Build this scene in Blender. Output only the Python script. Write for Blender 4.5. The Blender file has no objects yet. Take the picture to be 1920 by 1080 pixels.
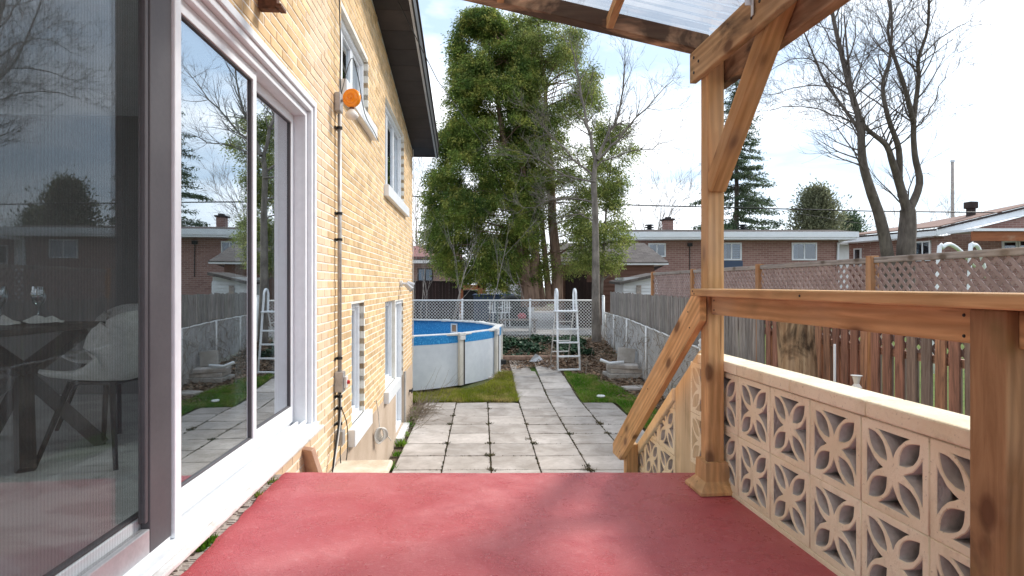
import bpy, bmesh, math, random
import numpy as np
from mathutils import Vector, Matrix, noise as mnoise
R = math.radians
random.seed(7); rng = np.random.default_rng(7)
sc = bpy.context.scene
C = sc.collection
# ------------------------------------------------------------------ camera
F = 1133.0                    # focal length in pixels of the 1920 wide photograph
EYE = 2.35
cam_d = bpy.data.cameras.new('camera'); cam = bpy.data.objects.new('camera', cam_d); C.objects.link(cam)
cam.location = (0, 0, EYE); cam.rotation_euler = (R(90), 0, 0)
cam_d.sensor_width = 36; cam_d.lens = 36 * F / 1920
cam_d.shift_y = -6 / 1920
cam_d.clip_start = 0.05; cam_d.clip_end = 2000
sc.camera = cam
# ------------------------------------------------------------------ sky and sun
SUN_EL, SUN_AZ = R(40), R(60)
w = bpy.data.worlds.new('World'); sc.world = w; w.use_nodes = True
nt = w.node_tree; nt.nodes.clear()
def N(t, **k):
    n = nt.nodes.new(t)
    for a, b in k.items(): setattr(n, a, b)
    return n
sky = N('ShaderNodeTexSky', sky_type='NISHITA', sun_disc=False, sun_elevation=SUN_EL, sun_rotation=SUN_AZ)
sky.air_density = 1.0; sky.dust_density = 1.6; sky.ozone_density = 1.0
tc = N('ShaderNodeTexCoord'); mp = N('ShaderNodeMapping'); mp.inputs['Scale'].default_value = (1.0, 1.0, 3.2)
mp.inputs['Location'].default_value = (3.1, 0.4, 1.7)
n1 = N('ShaderNodeTexNoise'); n1.inputs['Scale'].default_value = 1.7; n1.inputs['Detail'].default_value = 9; n1.inputs['Roughness'].default_value = .56
n1.inputs['Distortion'].default_value = .35
cr = N('ShaderNodeValToRGB'); cr.color_ramp.elements[0].position = .43; cr.color_ramp.elements[1].position = .62
n2 = N('ShaderNodeTexNoise'); n2.inputs['Scale'].default_value = 3.0; n2.inputs['Detail'].default_value = 7
cc = N('ShaderNodeMix', data_type='RGBA'); cc.inputs['A'].default_value = (6.8, 7.3, 8.0, 1); cc.inputs['B'].default_value = (12.2, 12.4, 12.7, 1)
thin = N('ShaderNodeMix', data_type='RGBA'); thin.inputs['Factor'].default_value = .72; thin.inputs['B'].default_value = (4.1, 5.3, 6.7, 1)
mx = N('ShaderNodeMix', data_type='RGBA'); bg = N('ShaderNodeBackground'); bg.inputs['Strength'].default_value = .1
out = N('ShaderNodeOutputWorld')
L = nt.links.new
L(tc.outputs['Generated'], mp.inputs['Vector']); L(mp.outputs[0], n1.inputs['Vector']); L(mp.outputs[0], n2.inputs['Vector'])
L(n1.outputs['Fac'], cr.inputs[0]); L(n2.outputs['Fac'], cc.inputs['Factor']); L(cr.outputs[0], mx.inputs['Factor'])
L(sky.outputs[0], thin.inputs['A']); L(thin.outputs['Result'], mx.inputs['A']); L(cc.outputs['Result'], mx.inputs['B'])
L(mx.outputs['Result'], bg.inputs['Color']); L(bg.outputs[0], out.inputs[0])
sun_d = bpy.data.lights.new('sun', 'SUN'); sun = bpy.data.objects.new('sun', sun_d); C.objects.link(sun)
sun_d.energy = 2.0; sun_d.angle = R(10); sun_d.color = (1, .95, .88)
sdir = Vector((math.sin(SUN_AZ) * math.cos(SUN_EL), math.cos(SUN_AZ) * math.cos(SUN_EL), math.sin(SUN_EL)))
sun.rotation_euler = sdir.to_track_quat('Z', 'Y').to_euler()
sc.view_settings.view_transform = 'Standard'; sc.view_settings.look = 'None'
sc.view_settings.exposure = 1.0; sc.view_settings.gamma = 1; sc.view_settings.use_curve_mapping = False
sc.cycles.max_bounces = 8; sc.cycles.transparent_max_bounces = 16; sc.cycles.use_denoising = True

# ------------------------------------------------------------------ materials
def lin(c):
    return tuple(((v / 12.92) if v <= .04045 else ((v + .055) / 1.055) ** 2.4) for v in c)
class G:
    """small shader graph helper"""
    def __init__(s, name):
        s.m = bpy.data.materials.new(name); s.m.use_nodes = True; s.t = s.m.node_tree; s.t.nodes.clear()
        s.out = s.n('ShaderNodeOutputMaterial'); s.b = s.n('ShaderNodeBsdfPrincipled'); s.l(s.b.outputs[0], s.out.inputs[0])
        s.tc = s.n('ShaderNodeTexCoord')
    def n(s, t, **k):
        q = s.t.nodes.new(t)
        for a, b in k.items(): setattr(q, a, b)
        return q
    def l(s, a, b): s.t.links.new(a, b)
    def co(s, kind='Object', scale=(1, 1, 1), loc=(0, 0, 0), rnd=False):
        m = s.n('ShaderNodeMapping'); m.inputs['Scale'].default_value = scale; m.inputs['Location'].default_value = loc
        s.l(s.tc.outputs[kind], m.inputs['Vector'])
        if rnd:
            oi = s.n('ShaderNodeObjectInfo'); mu = s.n('ShaderNodeMath', operation='MULTIPLY'); mu.inputs[1].default_value = 37
            s.l(oi.outputs['Random'], mu.inputs[0]); s.l(mu.outputs[0], m.inputs['Location'])
        return m.outputs[0]
    def noise(s, v, scale, detail=5, rough=.55, dist=0):
        q = s.n('ShaderNodeTexNoise'); q.inputs['Scale'].default_value = scale; q.inputs['Detail'].default_value = detail
        q.inputs['Roughness'].default_value = rough; q.inputs['Distortion'].default_value = dist
        s.l(v, q.inputs['Vector']); return q.outputs['Fac']
    def ramp(s, f, a, b):
        q = s.n('ShaderNodeMapRange'); q.inputs['From Min'].default_value = a; q.inputs['From Max'].default_value = b
        s.l(f, q.inputs['Value']); return q.outputs[0]
    def mix(s, f, a, b, mode='MIX'):
        q = s.n('ShaderNodeMix', data_type='RGBA', blend_type=mode)
        for k, v in (('Factor', f), ('A', a), ('B', b)):
            if isinstance(v, (int, float)): q.inputs[k].default_value = v
            elif isinstance(v, tuple): q.inputs[k].default_value = (*v[:3], 1)
            else: s.l(v, q.inputs[k])
        return q.outputs['Result']
    def math(s, op, a, b=0.0):
        q = s.n('ShaderNodeMath', operation=op)
        for i, v in enumerate((a, b)):
            if isinstance(v, (int, float)): q.inputs[i].default_value = v
            else: s.l(v, q.inputs[i])
        return q.outputs[0]
    def hsv(s, col, val, hue=None):
        q = s.n('ShaderNodeHueSaturation'); s.l(col, q.inputs['Color']); s.l(val, q.inputs['Value'])
        if hue is not None: s.l(hue, q.inputs['Hue'])
        return q.outputs[0]
    def bump(s, h, strength=.3, dist=.01):
        q = s.n('ShaderNodeBump'); q.inputs['Strength'].default_value = strength; q.inputs['Distance'].default_value = dist
        s.l(h, q.inputs['Height']); s.l(q.outputs[0], s.b.inputs['Normal'])
    def fin(s, col, rough=.8, spec=.3, metal=0):
        if isinstance(col, tuple): s.b.inputs['Base Color'].default_value = (*col[:3], 1)
        else: s.l(col, s.b.inputs['Base Color'])
        s.b.inputs['Roughness'].default_value = rough; s.b.inputs['Specular IOR Level'].default_value = spec
        s.b.inputs['Metallic'].default_value = metal
        return s.m
def speck(name, a, b, scale=6, rough=.8, bump=.2, bd=.004, fine=60, spec=.3, metal=0, rnd=.0, stretch=(1, 1, 1), lo=.35, hi=.65, isl=False):
    g = G(name); v = g.co('Object', stretch, rnd=True)
    f = g.ramp(g.noise(v, scale, 6), lo, hi); c = g.mix(f, a, b)
    f2 = g.noise(v, fine, 4)
    c = g.hsv(c, g.ramp(f2, -.6, 1.5)) if False else g.mix(.25, c, g.mix(f2, tuple(x * .5 for x in a), tuple(min(1, x * 1.35) for x in b)))
    if rnd:
        if isl: r = g.n('ShaderNodeNewGeometry').outputs['Random Per Island']
        else: r = g.n('ShaderNodeObjectInfo').outputs['Random']
        q = g.n('ShaderNodeMapRange'); q.inputs['To Min'].default_value = 1 - rnd; q.inputs['To Max'].default_value = 1 + rnd
        g.l(r, q.inputs['Value']); c = g.hsv(c, q.outputs[0])
    if bump: g.bump(f2, bump, bd)
    return g.fin(c, rough, spec, metal)
M = {}
M['white'] = speck('white_vinyl', (.77, .80, .83), (.84, .86, .89), 3, .35, .02, fine=20, spec=.5)
M['white_dirty'] = speck('weathered_white_trim', (.50, .47, .43), (.72, .71, .69), 7, .55, .2, lo=.3, hi=.5)
M['alu'] = speck('grey_aluminium', (.42, .42, .43), (.55, .55, .56), 4, .4, .05, metal=.5)
M['charcoal'] = speck('charcoal_screen_frame', (.075, .07, .075), (.10, .095, .10), 3, .5, .03)
M['black'] = speck('black_metal', (.012, .012, .013), (.03, .03, .03), 5, .5, .05)
M['soffit'] = speck('dark_brown_soffit', (.022, .017, .017), (.045, .035, .033), 3, .6, .1, rnd=.25)
M['pipe'] = speck('conduit_grey', (.32, .30, .29), (.50, .48, .46), 12, .45, .1, metal=.4)
M['rust'] = speck('rusty_steel', (.05, .025, .015), (.16, .07, .04), 30, .8, .4)
M['amber'] = G('amber_lens').fin((.85, .27, .01), .25, .5)
M['bulb'] = G('white_bulb').fin((.72, .68, .62), .25, .5)
M['stucco'] = speck('tan_stucco', (.42, .32, .235), (.56, .45, .35), 2.2, .9, .5, .006, 90)
M['mortar'] = speck('pale_mortar', (.72, .66, .56), (.84, .79, .70), 12, .95, .4)
M['mortar_grey'] = speck('grey_mortar', (.42, .38, .35), (.55, .50, .45), 12, .95, .4)
M['brick_gold'] = speck('golden_brick', (.59, .395, .205), (.73, .52, .30), 7, .9, .5, .004, 120, rnd=.22)
M['brick_gold_i'] = speck('golden_brick_far', (.59, .395, .205), (.73, .52, .30), 7, .9, .5, .004, 120, rnd=.20, isl=True)
M['brick_pale'] = speck('pale_peach_brick', (.68, .475, .31), (.78, .58, .40), 7, .9, .4, .003, 120, rnd=.08)
M['brick_pale_i'] = speck('pale_peach_brick_far', (.68, .475, .31), (.78, .58, .40), 7, .9, .4, .003, 120, rnd=.08, isl=True)
def skimmat():
    g = G('stained_cream_masonry'); v = g.co('Object', rnd=True); a = g.noise(v, 4, 6, .6); b = g.noise(v, 16, 7, .7); f = g.noise(v, 80, 5)
    c = g.mix(g.ramp(a, .35, .65), (.76, .66, .47), (.88, .80, .62)); c = g.mix(g.math('MULTIPLY', g.ramp(b, .54, .70), .42), c, (.46, .36, .23))
    c = g.mix(g.math('MULTIPLY', g.ramp(f, .64, .70), .5), c, (.34, .28, .20)); v2 = g.co('Object', (1, 1, .25), rnd=True)
    c = g.mix(g.math('MULTIPLY', g.ramp(g.noise(v2, 7, 4), .58, .72), .35), c, (.42, .36, .22)); g.bump(g.math('ADD', b, g.math('MULTIPLY', f, .6)), .7, .006); return g.fin(c, .8, .25)
M['skim'] = skimmat()
M['conc'] = speck('grey_concrete', (.30, .28, .25), (.46, .43, .40), 5, .9, .4)
M['leafdark'] = speck('ivy_leaf', (.012, .035, .016), (.03, .075, .03), 20, .5, 0, rnd=.4, isl=True)
M['leafdry'] = speck('dry_leaf_litter', (.10, .062, .042), (.30, .20, .13), 3, .9, 0, rnd=.4, isl=True)
M['twig'] = speck('dry_twigs', (.18, .145, .11), (.34, .29, .23), 8, .9, .1)
M['bark_brown'] = speck('cedar_bark', (.14, .085, .062), (.36, .24, .18), 9, .95, .8, .03, 30, stretch=(1, 1, .18))
M['bark_grey'] = speck('grey_bark', (.095, .08, .068), (.25, .215, .185), 7, .95, .8, .02, 30, stretch=(1, 1, .4))
M['bark_dark'] = speck('maple_bark', (.065, .05, .042), (.16, .13, .11), 7, .95, .8, .03, 20, stretch=(1, 1, .3))
M['bark_pale'] = speck('pale_twigs', (.20, .17, .15), (.38, .33, .29), 7, .95, 0)
M['bluefloor'] = speck('pool_floor', (.02, .16, .35), (.05, .3, .55), 30, .6, 0)
M['rubber'] = speck('black_cable', (.01, .01, .01), (.03, .03, .03), 8, .5, 0)
M['cablewhite'] = speck('white_cable', (.55, .52, .47), (.7, .67, .62), 8, .5, 0)
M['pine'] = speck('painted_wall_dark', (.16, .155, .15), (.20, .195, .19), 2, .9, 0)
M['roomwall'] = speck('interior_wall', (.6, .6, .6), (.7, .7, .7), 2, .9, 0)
M['teal'] = G('teal_plastic').fin((.02, .33, .30), .4)
M['shell'] = speck('grey_chair_fabric', (.60, .59, .57), (.74, .73, .71), 40, .9, .3)
M['blind'] = speck('white_blind', (.55, .57, .6), (.75, .77, .8), 5, .6, 0)
M['shingle_grey'] = None

def foliage(name, a, b, c3):
    g = G(name); v = g.co('Object')
    isl = g.n('ShaderNodeNewGeometry').outputs['Random Per Island']
    c = g.mix(g.ramp(g.noise(v, .9, 4), .36, .64), a, b)
    c = g.mix(g.ramp(g.noise(v, 2.6, 4, .65), .50, .68), c, c3)
    q = g.n('ShaderNodeMapRange'); q.inputs['To Min'].default_value = .5; q.inputs['To Max'].default_value = 1.5
    g.l(isl, q.inputs['Value']); c = g.hsv(c, q.outputs[0]); g.fin(c, .6, .3)
    tr = g.n('ShaderNodeBsdfTranslucent'); g.l(c, tr.inputs[0]); ms = g.n('ShaderNodeMixShader'); ms.inputs[0].default_value = .45
    g.l(g.b.outputs[0], ms.inputs[1]); g.l(tr.outputs[0], ms.inputs[2]); g.l(ms.outputs[0], g.out.inputs[0]); return g.m
M['cedar'] = foliage('cedar_foliage', (.075, .13, .028), (.22, .29, .055), (.52, .48, .12))
M['cedar2'] = foliage('cedar_foliage_light', (.11, .16, .04), (.26, .31, .08), (.50, .49, .15))
M['spruce'] = foliage('spruce_needles', (.05, .08, .045), (.10, .14, .075), (.15, .19, .10))
M['cedar3'] = foliage('olive_cedar_foliage', (.12, .13, .075), (.21, .22, .13), (.30, .30, .19))
M['grass'] = foliage('grass_blades', (.08, .23, .015), (.18, .32, .03), (.40, .36, .12))
M['grassdry'] = foliage('mossy_grass_blades', (.19, .25, .015), (.34, .35, .04), (.52, .42, .16))

def wood(name, a, b, dark, axis='x', knots=True, moss=0.0, scale=1.0, stain=0.0):
    g = G(name)
    st = {'x': (.09, 1, 1), 'y': (1, .09, 1), 'z': (1, 1, .09)}[axis]
    v = g.co('Object', tuple(q * scale for q in st), rnd=True)
    warp = g.noise(v, 3.2, 3)
    gr = g.noise(v, 26, 5, .6, 1.2)
    rings = g.n('ShaderNodeTexWave', wave_type='BANDS', bands_direction={'x': 'Z', 'y': 'Z', 'z': 'X'}[axis])
    rings.inputs['Scale'].default_value = 9; rings.inputs['Distortion'].default_value = 9; rings.inputs['Detail'].default_value = 2; rings.inputs['Detail Scale'].default_value = .7
    g.l(v, rings.inputs['Vector'])
    c = g.mix(g.ramp(gr, .3, .7), a, b)
    c = g.mix(g.math('MULTIPLY', rings.outputs['Fac'], .42), c, tuple(x * .55 for x in a))
    c = g.mix(g.math('MULTIPLY', g.ramp(warp, .48, .78), .55), c, tuple(x * .62 for x in a))
    v2 = g.co('Object', {'x': (.55, 1, 1), 'y': (1, .55, 1), 'z': (1, 1, .55)}[axis], rnd=True)
    if knots:
        vo = g.n('ShaderNodeTexVoronoi'); vo.inputs['Scale'].default_value = 7.0; g.l(v2, vo.inputs['Vector'])
        k = g.ramp(vo.outputs['Distance'], .22, .13)
        k2 = g.ramp(vo.outputs['Distance'], .40, .18)
        c = g.mix(g.math('MULTIPLY', k2, .35), c, dark); c = g.mix(g.math('MULTIPLY', k, .8), c, dark)
    wth = g.noise(v2, 2.1, 5, .6)
    c = g.mix(g.math('MULTIPLY', g.ramp(wth, .50, .68), .42), c, (.50, .38, .27))
    crk = g.noise(g.co('Object', tuple(q * (.35 if q < 1 else 1) for q in st), rnd=True), 42, 2, .5, .3)
    c = g.mix(g.math('MULTIPLY', g.ramp(crk, .66, .72), .75), c, tuple(x * .35 for x in a))
    if stain:
        f = g.ramp(g.noise(v2, 3.4, 5, .6, .6), .60 - stain * .25, .72 - stain * .2)
        c = g.mix(g.math('MULTIPLY', f, .9), c, (.028, .018, .013))
    if moss:
        f = g.ramp(g.noise(v2, 4.6, 4), .56, .72); c = g.mix(g.math('MULTIPLY', f, moss), c, (.10, .10, .03))
    r = g.n('ShaderNodeObjectInfo').outputs['Random']
    q = g.n('ShaderNodeMapRange'); q.inputs['To Min'].default_value = .82; q.inputs['To Max'].default_value = 1.15
    g.l(r, q.inputs['Value']); c = g.hsv(c, q.outputs[0])
    g.bump(gr, .35, .003); return g.fin(c, .72, .25)
ORA = (.50, .27, .11); ORB = (.74, .46, .225); DK = (.11, .045, .02)
for ax in 'xyz': M['wood_' + ax] = wood('cedar_lumber_' + ax, ORA, ORB, DK, ax, moss=.3)
M['wood_mossy'] = wood('mossy_lumber', (.44, .27, .14), (.66, .46, .26), DK, 'y', moss=.75, stain=.25)
M['wood_stained'] = wood('water_stained_lumber', (.42, .25, .15), (.68, .47, .29), DK, 'x', stain=.75)
M['wood_old'] = wood('old_near_post_lumber', (.27, .145, .065), (.45, .27, .135), DK, 'z', moss=.6, stain=.3)
def picketmat(name, cols, dark):
    g = G(name); v = g.co('Object', (1, 1, .08), rnd=True); gr = g.noise(v, 30, 5, .6, 1)
    r = g.n('ShaderNodeObjectInfo').outputs['Random']
    rp = g.n('ShaderNodeValToRGB'); g.l(r, rp.inputs[0]); rp.color_ramp.interpolation = 'CONSTANT'
    rp.color_ramp.elements[0].color = (*cols[0], 1); rp.color_ramp.elements[1].color = (*cols[1], 1); rp.color_ramp.elements[1].position = .3
    for i, c in enumerate(cols[2:]):
        e = rp.color_ramp.elements.new(.3 + (i + 1) * .7 / (len(cols) - 1)); e.color = (*c, 1)
    c = g.mix(g.ramp(gr, .35, .75), rp.outputs[0], dark); g.bump(gr, .5, .004); return g.fin(c, .85, .2)
M['picket_brown'] = picketmat('brown_picket', [(.40, .195, .135), (.32, .235, .19), (.52, .27, .16), (.29, .23, .195), (.40, .20, .14)], (.10, .06, .045))
M['picket_grey'] = picketmat('weathered_grey_picket', [(.34, .31, .29), (.27, .25, .235), (.38, .34, .31), (.31, .29, .26)], (.12, .10, .09))
M['picket_dark'] = picketmat('dark_fence_board', [(.045, .026, .024), (.035, .022, .02), (.05, .03, .028)], (.02, .014, .013))
M['lattice'] = speck('faded_plum_lattice', (.24, .17, .155), (.37, .28, .26), 6, .85, .2)
M['capgrey'] = wood('grey_cap_board', (.26, .22, .20), (.42, .37, .34), (.10, .07, .05), 'y')
M['fpost'] = wood('orange_fence_post', (.42, .19, .08), (.55, .29, .14), DK, 'z')
M['log'] = wood('stripped_log', (.30, .17, .09), (.66, .50, .32), (.12, .06, .03), 'z', scale=.6, stain=.5)
M['redwood'] = wood('red_stained_lumber', (.30, .10, .045), (.42, .16, .07), DK, 'x', knots=False)

def deckmat():
    g = G('worn_red_deck_paint'); v = g.co('Object')
    big = g.noise(v, 1.1, 6, .6, .4); mid = g.noise(v, 4.2, 8, .68, .3); fine = g.noise(v, 55, 6, .7); gr = g.noise(v, 220, 3)
    c = g.mix(g.ramp(big, .38, .62), (.44, .078, .092), (.50, .115, .125))
    worn = g.math('MULTIPLY', g.ramp(mid, .46, .70), g.ramp(big, .40, .58))
    c = g.mix(g.math('MULTIPLY', worn, .5), c, (.60, .24, .24))
    c = g.mix(g.math('MULTIPLY', g.ramp(fine, .57, .72), .5), c, (.68, .38, .37))
    c = g.mix(g.math('MULTIPLY', g.ramp(gr, .66, .74), .6), c, (.16, .04, .05))
    chip = g.noise(g.co('Object', (1, 1, .05)), 17, 8, .75, .6)
    c = g.mix(g.math('MULTIPLY', g.ramp(chip, .68, .71), g.ramp(mid, .42, .6)), c, (.62, .46, .42))
    c = g.mix(g.math('MULTIPLY', g.ramp(chip, .30, .27), .7), c, (.22, .04, .045))
    vs = g.co('Object', (.5, 2.2, 1)); dirt = g.noise(vs, 2.3, 6, .6, .8)
    c = g.mix(g.math('MULTIPLY', g.ramp(dirt, .55, .72), .45), c, (.33, .06, .08))
    vo = g.n('ShaderNodeTexVoronoi'); vo.inputs['Scale'].default_value = 5.5; g.l(g.co('Object', (1, 1, .01)), vo.inputs['Vector'])
    c = g.mix(g.math('MULTIPLY', g.ramp(vo.outputs['Distance'], .03, .015), .8), c, (.72, .5, .46))
    h = g.math('ADD', g.math('MULTIPLY', fine, .6), g.math('ADD', g.math('MULTIPLY', gr, .25), mid)); g.bump(h, .55, .012)
    g.fin(c, .62, .35); g.l(g.ramp(mid, .2, 1.1), g.b.inputs['Roughness']); g.b.inputs['Roughness'].default_value = .6
    return g.m
M['deck'] = deckmat()
def pavermat():
    g = G('weathered_paver'); v = g.co('Object', rnd=True)
    a = g.noise(v, 2.4, 6, .62, .5); b = g.noise(v, 14, 6, .65); f = g.noise(v, 90, 4)
    c = g.mix(g.ramp(a, .35, .68), (.27, .235, .205), (.50, .455, .42))
    c = g.mix(g.math('MULTIPLY', g.ramp(b, .5, .72), .5), c, (.24, .215, .19))
    c = g.mix(g.math('MULTIPLY', f, .25), c, (.6, .56, .52))
    r = g.n('ShaderNodeObjectInfo').outputs['Random']; q = g.n('ShaderNodeMapRange'); q.inputs['To Min'].default_value = .85; q.inputs['To Max'].default_value = 1.14
    g.l(r, q.inputs['Value']); c = g.hsv(c, q.outputs[0]); g.bump(g.math('ADD', b, f), .4, .006); return g.fin(c, .88, .25)
M['paver'] = pavermat()
def soil():
    g = G('yard_soil'); v = g.co('Object')
    c = g.mix(g.ramp(g.noise(v, 1.3, 6), .4, .62), (.075, .055, .040), (.16, .125, .09))
    c = g.mix(g.ramp(g.noise(v, 9, 6, .7), .5, .68), c, (.22, .17, .12))
    c = g.mix(g.ramp(g.noise(v, .25, 4), .50, .60), c, (.07, .13, .025)); g.bump(g.noise(v, 30, 6, .7), .8, .03)
    return g.fin(c, .95, .1)
M['soil'] = soil()
M['lawn'] = speck('lawn_turf', (.05, .095, .012), (.13, .16, .03), 5, .95, .6, .02, 70)
M['lawnmoss'] = speck('mossy_turf', (.10, .12, .012), (.22, .19, .05), 4, .95, .6, .02, 70)
M['drive'] = speck('pale_driveway', (.27, .25, .235), (.38, .36, .345), 1.5, .95, .4)
def liner(name='blue_pool_liner'):
    g = G(name); v = g.co('Object'); vo = g.n('ShaderNodeTexVoronoi'); vo.inputs['Scale'].default_value = 26; g.l(v, vo.inputs['Vector'])
    c = g.mix(g.ramp(vo.outputs['Distance'], .2, .6), (.10, .45, .78), (.012, .19, .50)); c = g.mix(g.ramp(g.noise(v, 14, 4), .3, .7), c, (.03, .26, .58)); return g.fin(c, .35, .4)
M['liner'] = liner()
def bricktex(name, a, b, m, w_=.21, h_=.072, axis='xz', rough=.9):
    g = G(name); sx = g.n('ShaderNodeSeparateXYZ'); g.l(g.tc.outputs['Object'], sx.inputs[0]); cb = g.n('ShaderNodeCombineXYZ')
    g.l(sx.outputs[axis[0].upper()], cb.inputs[0]); g.l(sx.outputs[axis[1].upper()], cb.inputs[1])
    t = g.n('ShaderNodeTexBrick'); g.l(cb.outputs[0], t.inputs['Vector']); t.inputs['Scale'].default_value = 1
    t.inputs['Brick Width'].default_value = w_; t.inputs['Row Height'].default_value = h_; t.inputs['Mortar Size'].default_value = .006
    t.inputs['Color1'].default_value = (*a, 1); t.inputs['Color2'].default_value = (*b, 1); t.inputs['Mortar'].default_value = (*m, 1)
    c = g.mix(g.math('MULTIPLY', g.noise(g.co('Object'), 1.2, 4), .3), t.outputs[0], tuple(x * .7 for x in a)); return g.fin(c, rough, .2)
M['brick_red'] = bricktex('red_brown_brickwork', (.27, .145, .12), (.37, .215, .18), (.50, .43, .39), .30, .10)
M['brick_redy'] = bricktex('red_brown_brickwork_side', (.20, .10, .08), (.28, .15, .12), (.38, .32, .28), .30, .10, 'yz')
M['brick_brown'] = bricktex('brown_brickwork', (.21, .13, .105), (.29, .185, .15), (.42, .36, .31), .30, .10)
M['shingle'] = bricktex('grey_shingles', (.10, .085, .08), (.165, .145, .135), (.05, .045, .042), .30, .14, 'xy')
M['shingle_red'] = bricktex('reddish_shingles', (.24, .12, .11), (.30, .16, .145), (.17, .09, .08), .35, .16, 'xy')
M['roof_tan'] = speck('tan_brown_roof', (.20, .12, .095), (.28, .18, .145), 2, .9, .3)
M['siding'] = speck('brown_siding', (.13, .062, .042), (.17, .085, .06), 2, .6, .1)
M['siding_white'] = speck('white_siding', (.62, .62, .62), (.74, .74, .74), 2, .6, .1)
M['roofdark'] = speck('dark_roof_edge', (.03, .022, .022), (.06, .045, .04), 2, .8, .1)
M['galv'] = speck('galvanised_steel', (.42, .43, .45), (.62, .63, .65), 20, .4, .1, metal=.6)
M['wire'] = speck('white_fence_wire', (.62, .62, .61), (.8, .8, .79), 5, .5, 0)
M['wire_old'] = speck('grey_fence_wire', (.36, .355, .35), (.58, .57, .56), 5, .6, 0)
M['green_post'] = G('dark_green_post').fin((.01, .05, .04), .5)
M['bluepanel'] = G('slate_blue_panel').fin((.06, .085, .14), .6)
def glass(name, refl=.25, tint=(.75, .8, .8), dark=0.0):
    g = G(name); tr = g.n('ShaderNodeBsdfTransparent'); tr.inputs[0].default_value = (*tint, 1)
    gl = g.n('ShaderNodeBsdfGlossy'); gl.inputs['Roughness'].default_value = 0.0; gl.inputs[0].default_value = (.92, .96, 1, 1)
    lw = g.n('ShaderNodeLayerWeight'); lw.inputs['Blend'].default_value = .5
    f = g.math('MINIMUM', g.math('ADD', g.math('MULTIPLY', g.math('POWER', lw.outputs['Facing'], 4.0), .9), refl), .95)
    bp = g.n('ShaderNodeBump'); bp.inputs['Strength'].default_value = .04; bp.inputs['Distance'].default_value = .02
    g.l(g.noise(g.co('Object'), 1.6, 1), bp.inputs['Height']); g.l(bp.outputs[0], gl.inputs['Normal'])
    ms = g.n('ShaderNodeMixShader'); g.l(f, ms.inputs[0]); g.l(tr.outputs[0], ms.inputs[1]); g.l(gl.outputs[0], ms.inputs[2]); g.l(ms.outputs[0], g.out.inputs[0]); return g.m
M['glass'] = glass('window_glass', .26, (.60, .66, .66))
M['glass_fix'] = glass('bright_patio_glass', .40, (.62, .67, .66))
M['glass_door'] = glass('patio_glass', .065, (.93, .95, .95))
M['glass_far'] = glass('far_window_glass', .10, (.5, .55, .6))
def screenmat():
    g = G('insect_screen_mesh'); tr = g.n('ShaderNodeBsdfTransparent'); tr.inputs[0].default_value = (1, 1, 1, 1)
    d = g.n('ShaderNodeBsdfDiffuse'); d.inputs[0].default_value = (.045, .045, .045, 1)
    wv = g.n('ShaderNodeTexWave', wave_type='BANDS', bands_direction='Y'); wv.inputs['Scale'].default_value = 22; g.l(g.co('Object'), wv.inputs['Vector'])
    f = g.math('ADD', g.math('MULTIPLY', wv.outputs['Fac'], .06), .10)
    ms = g.n('ShaderNodeMixShader'); g.l(f, ms.inputs[0]); g.l(tr.outputs[0], ms.inputs[1]); g.l(d.outputs[0], ms.inputs[2]); g.l(ms.outputs[0], g.out.inputs[0]); return g.m
M['screen'] = screenmat()
def polycarb():
    g = G('clear_corrugated_plastic'); tr = g.n('ShaderNodeBsdfTransparent'); tr.inputs[0].default_value = (.93, .94, .95, 1)
    d = g.n('ShaderNodeBsdfTranslucent'); d.inputs[0].default_value = (.85, .85, .86, 1); gl = g.n('ShaderNodeBsdfGlossy'); gl.inputs['Roughness'].default_value = .15
    lw = g.n('ShaderNodeFresnel'); lw.inputs[0].default_value = 1.5
    a = g.n('ShaderNodeMixShader'); a.inputs[0].default_value = .14; g.l(tr.outputs[0], a.inputs[1]); g.l(d.outputs[0], a.inputs[2])
    b = g.n('ShaderNodeMixShader'); g.l(g.math('MULTIPLY', lw.outputs[0], .45), b.inputs[0]); g.l(a.outputs[0], b.inputs[1]); g.l(gl.outputs[0], b.inputs[2]); g.l(b.outputs[0], g.out.inputs[0]); return g.m
M['poly'] = polycarb()
def marble():
    g = G('pale_floor_tile'); v = g.co('Object'); a = g.noise(v, 1.5, 7, .6, 1.5)
    c = g.mix(g.ramp(a, .45, .55), (.86, .85, .84), (.66, .65, .63)); return g.fin(c, .3, .5)
M['marble'] = marble()
M['table'] = speck('dark_table_wood', (.035, .03, .027), (.07, .06, .055), 6, .35, 0, spec=.5)
M['bottle'] = G('dark_bottle').fin((.01, .015, .012), .1, .6)
M['copper'] = G('copper_foil').fin((.6, .2, .08), .4, .5)
M['napkin'] = speck('white_napkin', (.6, .6, .6), (.75, .75, .75), 9, .8, .1)
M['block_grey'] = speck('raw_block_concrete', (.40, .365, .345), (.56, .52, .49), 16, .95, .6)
M['water'] = G('pool_water').fin((.02, .14, .22), .05, .5)

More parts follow.
